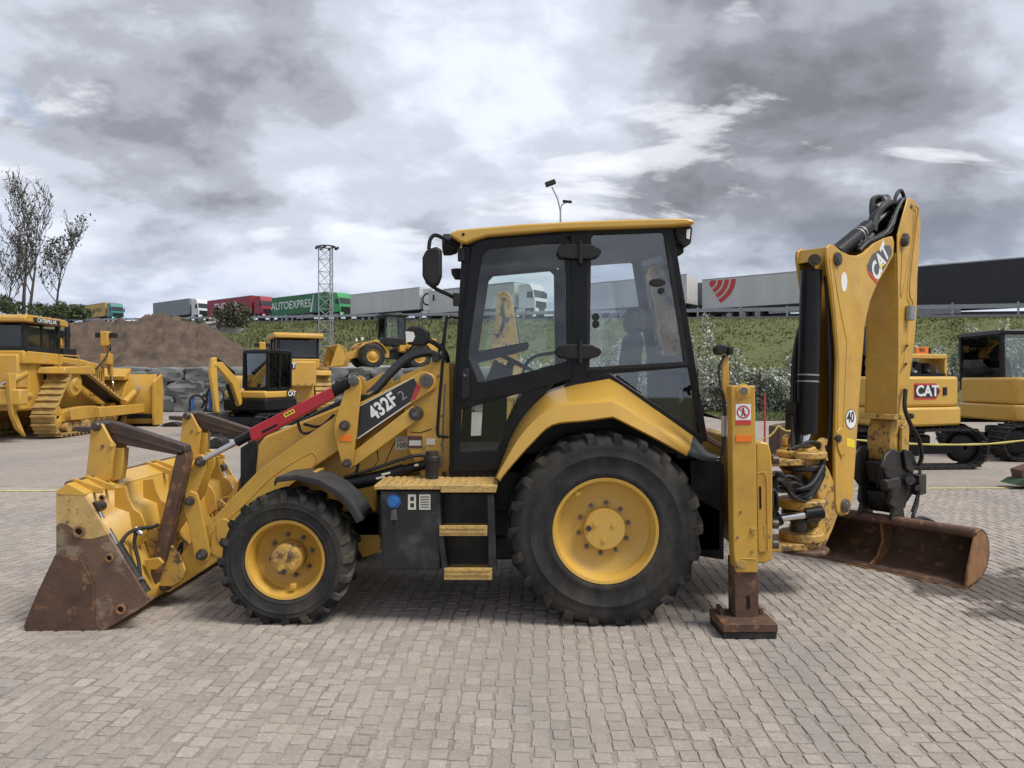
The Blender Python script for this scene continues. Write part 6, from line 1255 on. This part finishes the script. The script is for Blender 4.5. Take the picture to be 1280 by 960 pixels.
hose([PP(1144, 258, SW + .02), PP(1148, 262, SW + .02), PP(1145, 285, SW + .02), PP(1141, 320, SW + .02), PP(1137, 365, SW + .02), PP(1141, 378, SW + .02), PP(1140, 386, SW + .02)], .008, BH, YE, 'hydraulic_pipe'); MB().cyl(PP(1138, 383, SW + .03), PP(1137, 400, SW + .03), .045, n=12).build('pipe_coupling', MT['galv'], BH)
for b in (432, 455, 487): MB().cyl(PP(1134 - (b - 432) * .06, b, SW), PP(1134 - (b - 432) * .06, b, SW + .05), .012, n=8).build('hose_clamp', PN, BH)
hose([PP(1132, 487, SW + .04), PP(1131, 510, SW + .05), PP(1138, 530, SW + .07), PP(1148, 548, SW + .10), PP(1152, 570, SW + .08), PP(1148, 583, SW + .05)], .020)
usl('stick_collar', UZ([(1119, 518), (1133, 518), (1132, 525), (1118, 525)], SW + .01), SW + .01, -SW - .01, YW, stk)
usl('stick_nose', UZ([(1116, 525), (1128, 525), (1127, 545), (1124, 574), (1114, 576), (1112, 550)], .09), .09, -.13, YW, stk, .01)
for w_ in (.13, -.10): usl('bucket_linkage', UZ([(1128, 535), (1134, 526), (1137, 532), (1136, 566), (1131, 574), (1127, 568)], w_), w_, w_ - .03, YW, BH)
upin(1137, 520, .13, .03, .04); upin(1130, 572, .13, .035, .04)
# quick coupler and tilting head
ck = [(1108, 568), (1116, 561), (1124, 564), (1134, 562), (1141, 568), (1145, 580), (1142, 592), (1145, 604), (1140, 620), (1130, 634), (1118, 640), (1112, 630), (1114, 612), (1106, 600), (1103, 584)]
qc = usl('quick_coupler', UZ(ck, .15), .15, .115, ST, BH, .012); usl('coupler_cheek', UZ(ck, .15), -.13, -.165, ST, BH, .012)
usl('coupler_body', UZ([(1112, 580), (1122, 572), (1134, 578), (1136, 598), (1128, 612), (1116, 606)], .12), .114, -.129, ST, BH, .02); usl('coupler_foot', UZ([(1110, 616), (1138, 612), (1132, 636), (1116, 642)], .1), .10, -.12, ST, BH, .015)
usl('coupler_guard', UZ([(1131, 562), (1140, 564), (1147, 578), (1142, 592), (1134, 586)], .19), .185, .16, ST, BH, .008); usl('tilt_cylinder', UZ([(1108, 600), (1126, 596), (1128, 608), (1110, 613)], .22), .22, .16, ST, BH, .02)
for a, b, w_, r_ in ((1112, 590, .17, .04), (1138, 600, .17, .045), (1148, 610, .2, .03), (1120, 628, .15, .05), (1090, 592, -.2, .04)): MB().cyl(PP(a, b, w_), PP(a, b, w_ + .05), r_, n=14).build('coupler_pin', PN, BH)
for k in range(4): hose([PP(1094 + k * 3, 575, -.2 + k * .1), PP(1088 + k * 4, 600, -.22 + k * .1), PP(1094 + k * 6, 625, -.2 + k * .1), PP(1108 + k * 3, 618, -.1 + k * .08)], .015)
hose([PP(1149, 600, .18), PP(1146, 630, .2), PP(1141, 648, .2), PP(1152, 647, .2), PP(1166, 652, .25), PP(1172, 658, .25)], .018); hose([PP(1150, 585, .18), PP(1148, 615, .2), PP(1140, 640, .18)], .015)
MB().box((-.08, -.06, -.1), (.08, .06, .1), Matrix.Translation(PP(1146, 605, .16)) @ Matrix.Rotation(PHI, 4, 'Z')).build('rotator_valve', ST, BH, bevel=.01)
# ditching bucket
bp_ = [(1.155, .012), (1.30, .02), (1.47, .045), (1.60, .12), (1.655, .22), (1.64, .33), (1.57, .42), (1.47, .465), (1.38, .46), (1.355, .43)]
W0, W1 = -.80, .87
bk = MB().loft([[WP(u, W0, z) for u, z in bp_], [WP(u, W1, z) for u, z in bp_]]).build('digging_bucket', MT['rust'], BH, thick=.02, smooth=40)
bk['label'] = 'wide rusty brown ditching bucket resting on the setts'
side = bp_ + [(1.30, .36), (1.20, .18), (1.15, .05)]
for w_ in (W0, W1 - .022): MB().prism([WP(u, w_, z) for u, z in side], NW * .022).build('bucket_side', MT['rust_orange'] if w_ > 0 else MT['rust'], bk, bevel=.004)
MB().prism([WP(u, .02, z) for u, z in bp_[1:-1] + [(1.42, .40), (1.46, .22), (1.36, .09), (1.2, .03)]], NW * .02).build('bucket_rib', MT['rust_orange'], bk)
MB().prism([WP(1.135, W0, .0), WP(1.33, W0, .0), WP(1.33, W0, .018), WP(1.135, W0, .008)], NW * (W1 - W0)).build('cutting_edge', MT['rust_orange'], bk)
MB().cyl(WP(1.375, W0, .44), WP(1.375, W1 - .02, .44), .042, n=16).build('top_tube', MT['rust'], bk)
for w_ in (-.16, .14): MB().prism([WP(u, w_, z) for u, z in ((1.34, .40), (1.33, .47), (1.40, .62), (1.56, .62), (1.62, .42), (1.56, .44), (1.45, .49))], NW * .03).build('bucket_ear', ST, bk, bevel=.006)

# --- front bucket with folded pallet forks
Y0, Y1b = -.06, 2.36
prof = XZ([(82, 612), (106, 619), (106.5, 646), (126, 654), (132, 690), (146, 722), (158, 752), (150, 772), (127, 788), (60, 789)], Y0)
fb = MB().loft([[(x, Y0 + .02, z) for x, z in prof], [(x, Y1b - .02, z) for x, z in prof]]).build('front_bucket', YE, BH, thick=.02, smooth=8); fb['label'] = 'wide yellow loader bucket with rusty worn side plate'
sidep = XZ([(70, 617), (106, 619), (183, 746), (191, 749), (180, 758), (127, 790), (112, 792), (34, 789), (31, 783), (33, 775), (50, 735), (70, 692)], Y0)
for y, m_ in ((Y0, None), (Y1b - .03, None)):
    up_ = XZ([(70, 617), (106, 619), (135, 668), (122, 672), (112, 674), (100, 673), (90, 660), (82, 655), (76, 654), (70, 658)], Y0); lo_ = XZ([(70, 658), (76, 654), (82, 655), (90, 660), (100, 673), (112, 674), (122, 672), (135, 668), (183, 746), (191, 749), (180, 758), (127, 790), (112, 792), (34, 789), (31, 783), (33, 775), (50, 735), (70, 692)], Y0)
    MB().slab(up_, y, y + .028).build('side_plate_top', MT['yellow_scratch'], fb, bevel=.003); MB().slab(lo_, y + .0005, y + .0275).build('side_plate', MT['rust_bright'], fb, bevel=.003)
sd2 = XZ([(70, 693), (104, 700), (118, 730), (120, 790), (34, 789), (31, 783), (33, 775), (50, 735)], Y0); MB().slab(sd2, Y0 - .012, Y0 - .001).build('wear_plate', MT['rust'], fb, bevel=.004)
for a, b, r_ in ((100, 664, .035), (138, 697, .026), (152, 761, .03), (129, 622, .02)):
    c = P(a, b, Y0); MB().lathe([(-.012, r_ * 1.25), (-.02, r_ * 1.15), (-.02, r_ * .75), (.01, r_ * .7), (.01, 0)], c, n=18).build('pin_boss', MT['rust_orange'], fb); MB().cyl(c + Vector((0, -.006, 0)), c + Vector((0, .01, 0)), r_ * .68, n=14).build('pin_hole', BK, fb)
tp2 = XZ([(70, 614), (84, 604), (108, 617), (106, 620), (71, 618)], Y0); MB().slab(tp2, Y0 - .003, Y1b).build('top_beam', YC, fb, bevel=.004)
# ribs on the back of the bucket
rb_ = XZ([(106, 620), (122, 618), (126, 634), (133, 648), (142, 654), (148, 668), (150, 690), (138, 700), (132, 690), (126, 654), (106.5, 646)], Y0)
for y in (.30, .72, 1.15, 1.58, 2.0): MB().slab(rb_, y, y + .025).build('back_rib', YE, fb, bevel=.003)
bk2 = XZ([(136, 680), (150, 676), (166, 690), (186, 715), (194, 735), (190, 748), (176, 757), (156, 756)], Y0)
for y in (.40, .63, 1.66, 1.89): MB().slab(bk2, y, y + .03).build('hinge_plate', YW, fb, bevel=.004)
sticker('data_plate', [(128, 622), (144, 619), (144, 632), (128, 636)], .15, MT['galv'], .003, fb) if False else None
# clamp cylinders
for dy in (0, 2.2):
    D = Vector((0, dy, 0)); q = MB().cyl(P(146, 680, .03) + D, P(183, 741, .03) + D, .036, n=16).build('clamp_cylinder', ST, fb); MB().cyl(P(123, 639, .03) + D, P(147, 682, .03) + D, .018, n=12).build('rod', MT['chrome'], fb); MB().lathe([(-.05, .0), (-.05, .04), (.04, .04), (.04, 0)], P(123, 633, .03) + D, n=16).build('rod_eye', PN, fb); MB().cyl(P(168, 727, .0) + D, P(179, 722, .0) + D, .012, n=8).build('clamp_band', MT['galv'], fb)
hose([P(150, 680, .1), P(160, 667, .15), P(174, 661, .2), P(190, 659, .3), P(197, 656, .35)], .014, fb); hose([P(170, 665, .2), P(168, 680, .18), P(173, 700, .15), P(175, 718, .1)], .014, fb); MB().cyl(P(169, 660, .2), P(177, 668, .2), .018, n=8).build('hose_fitting', MT['galv'], fb); hose([P(222, 690, .5), P(228, 678, .5), P(226, 700, .5), P(232, 692, .5)], .01, fb)
px('hose_guard', [(180, 700), (198, 697), (204, 704), (196, 712), (182, 713)], .25, .03, YE, fb)
# fork carrier towers with folded forks
tw = XZ([(107, 596), (111, 560), (113, 536), (117, 529), (122, 527), (128, 531), (138, 550), (143, 556), (140, 578), (138, 600), (126, 603), (112, 599)], .28)
tb_ = XZ([(139, 602), (143, 560), (155, 560), (153, 582), (150, 599)], .34)
fs = XZ([(131, 531), (140, 527), (232, 557), (234, 565), (228, 570), (140, 553), (136, 545)], .34)
fbld = XZ([(221, 571), (224, 562), (232, 560), (236, 568), (236, 576), (207, 700), (193, 738), (186, 737), (193, 700)], .36)
for dy, lab in ((0, 'near'), (1.50, 'far')):
    t_ = MB().slab(tw, .28 + dy, .31 + dy).build('fork_tower', YE, fb, bevel=.006); MB().slab(tw, .44 + dy, .47 + dy).build('tower_plate', YE, fb, bevel=.006); MB().slab(tb_, .34 + dy, .42 + dy).build('tower_brace', YE, fb, bevel=.006)
    MB().slab([(x, z) for x, z in XZ([(108, 596), (112, 560), (118, 560), (116, 598)], .31)], .31 + dy, .44 + dy).build('tower_web', YE, fb, bevel=.004)
    c = P(121, 533, .28) + Vector((0, dy, 0)); MB().lathe([(-.03, 0), (-.03, .026), (-.02, .036), (.19, .036)], c, n=18).build('tower_pin', PN, fb); MB().cyl(P(140, 556, .27) + Vector((0, dy, 0)), P(140, 556, .29) + Vector((0, dy, 0)), .018, n=12).build('stop_bolt', YE, fb); MB().cyl(P(128.5, 558, .275) + Vector((0, dy, 0)), P(128.5, 558, .29) + Vector((0, dy, 0)), .014, n=12).build('lock_hole', MT['rust'], fb)
    k = MB().slab(fs, .33 + dy, .43 + dy).build('fork_shank', MT['fork'], fb, bevel=.008); MB().slab(XZ([(140, 537), (228, 564), (228, 567), (140, 541)], .33), .322 + dy, .331 + dy).build('shank_ridge', MT['fork'], fb, bevel=.003)
    MB().slab(fbld, .33 + dy, .45 + dy).build('fork_blade', MT['rust'], fb, bevel=.012); MB().slab(XZ([(94, 533), (115, 534), (115, 541), (95, 539)], .36), .34 + dy, .44 + dy).build('fork_heel', MT['fork'], fb, bevel=.004)
c = P(89, 605, .02)
for y in (.02, .17, 1.05, 1.2, 2.05, 2.2): MB().slab([(c.x - .03, c.z - .02), (c.x - .02, c.z + .03), (c.x + .02, c.z + .04), (c.x + .22, c.z - .03), (c.x + .22, c.z - .07), (c.x, c.z - .05)], y, y + .025).build('fork_lug', YE, fb, bevel=.004)
MB().cyl((c.x, -.02, c.z), (c.x, 2.3, c.z), .026, n=14).build('fork_shaft', MT['rust'], fb)

# panel seams and bolts on the hood side and tower
for pts in ([(481, 580), (490, 560), (497, 545)], [(470, 548), (473, 575), (462, 592)], [(513, 540), (525, 541), (540, 536)]):
    MB().tube([P(a, b, .598 if a < 505 else .498) for a, b in pts], .0035, 5).build('panel_seam', BK, BH)
for a, b, Y_ in ((548, 470, .5), (552, 520, .5), (552, 556, .5), (530, 560, .5), (505, 575, .6), (480, 590, .6), (545, 535, .5)): MB().cyl(P(a, b, Y_ - .008), P(a, b, Y_), .011, n=6).build('panel_bolt', MT['steel'], BH)
for a, b in ((926, 640), (940, 690), (922, 672)): MB().cyl(P(a, b, -.128), P(a, b, -.118), .009, n=6).build('grease_nipple', MT['steel'], leg)

# weld beads along the stiffeners of the loader arm, boom and stick
def weld(pts, r=.0045):
    path = spline(pts, 5); MB().tube(path, [r * (1 + .25 * math.sin(k * 2.4)) for k in range(len(path))], 5).build('weld_bead', YE, BH, recalc=False)
weld([P(a, b, .4515) for a, b in ((386, 588), (396, 576), (392, 566), (380, 570), (340, 596), (300, 636), (266, 664))])
weld([PP(a, b, BW + .007) for a, b in ((1052, 575), (1058, 440), (1057, 420), (1050, 385), (1040, 322))])
weld([PP(a, b, SW + .0065) for a, b in ((1127, 372), (1136, 320), (1140, 300), (1142, 268))])
weld([PP(a, b, SW + .001) for a, b in ((1129, 460), (1131, 440), (1134, 420), (1133, 400))])
weld([P(a, b, -.1215) for a, b in ((921, 700), (930, 698), (945, 699))]); weld([P(a, b, .0835) for a, b in ((947, 592), (957, 594), (959, 640), (959.5, 688))])
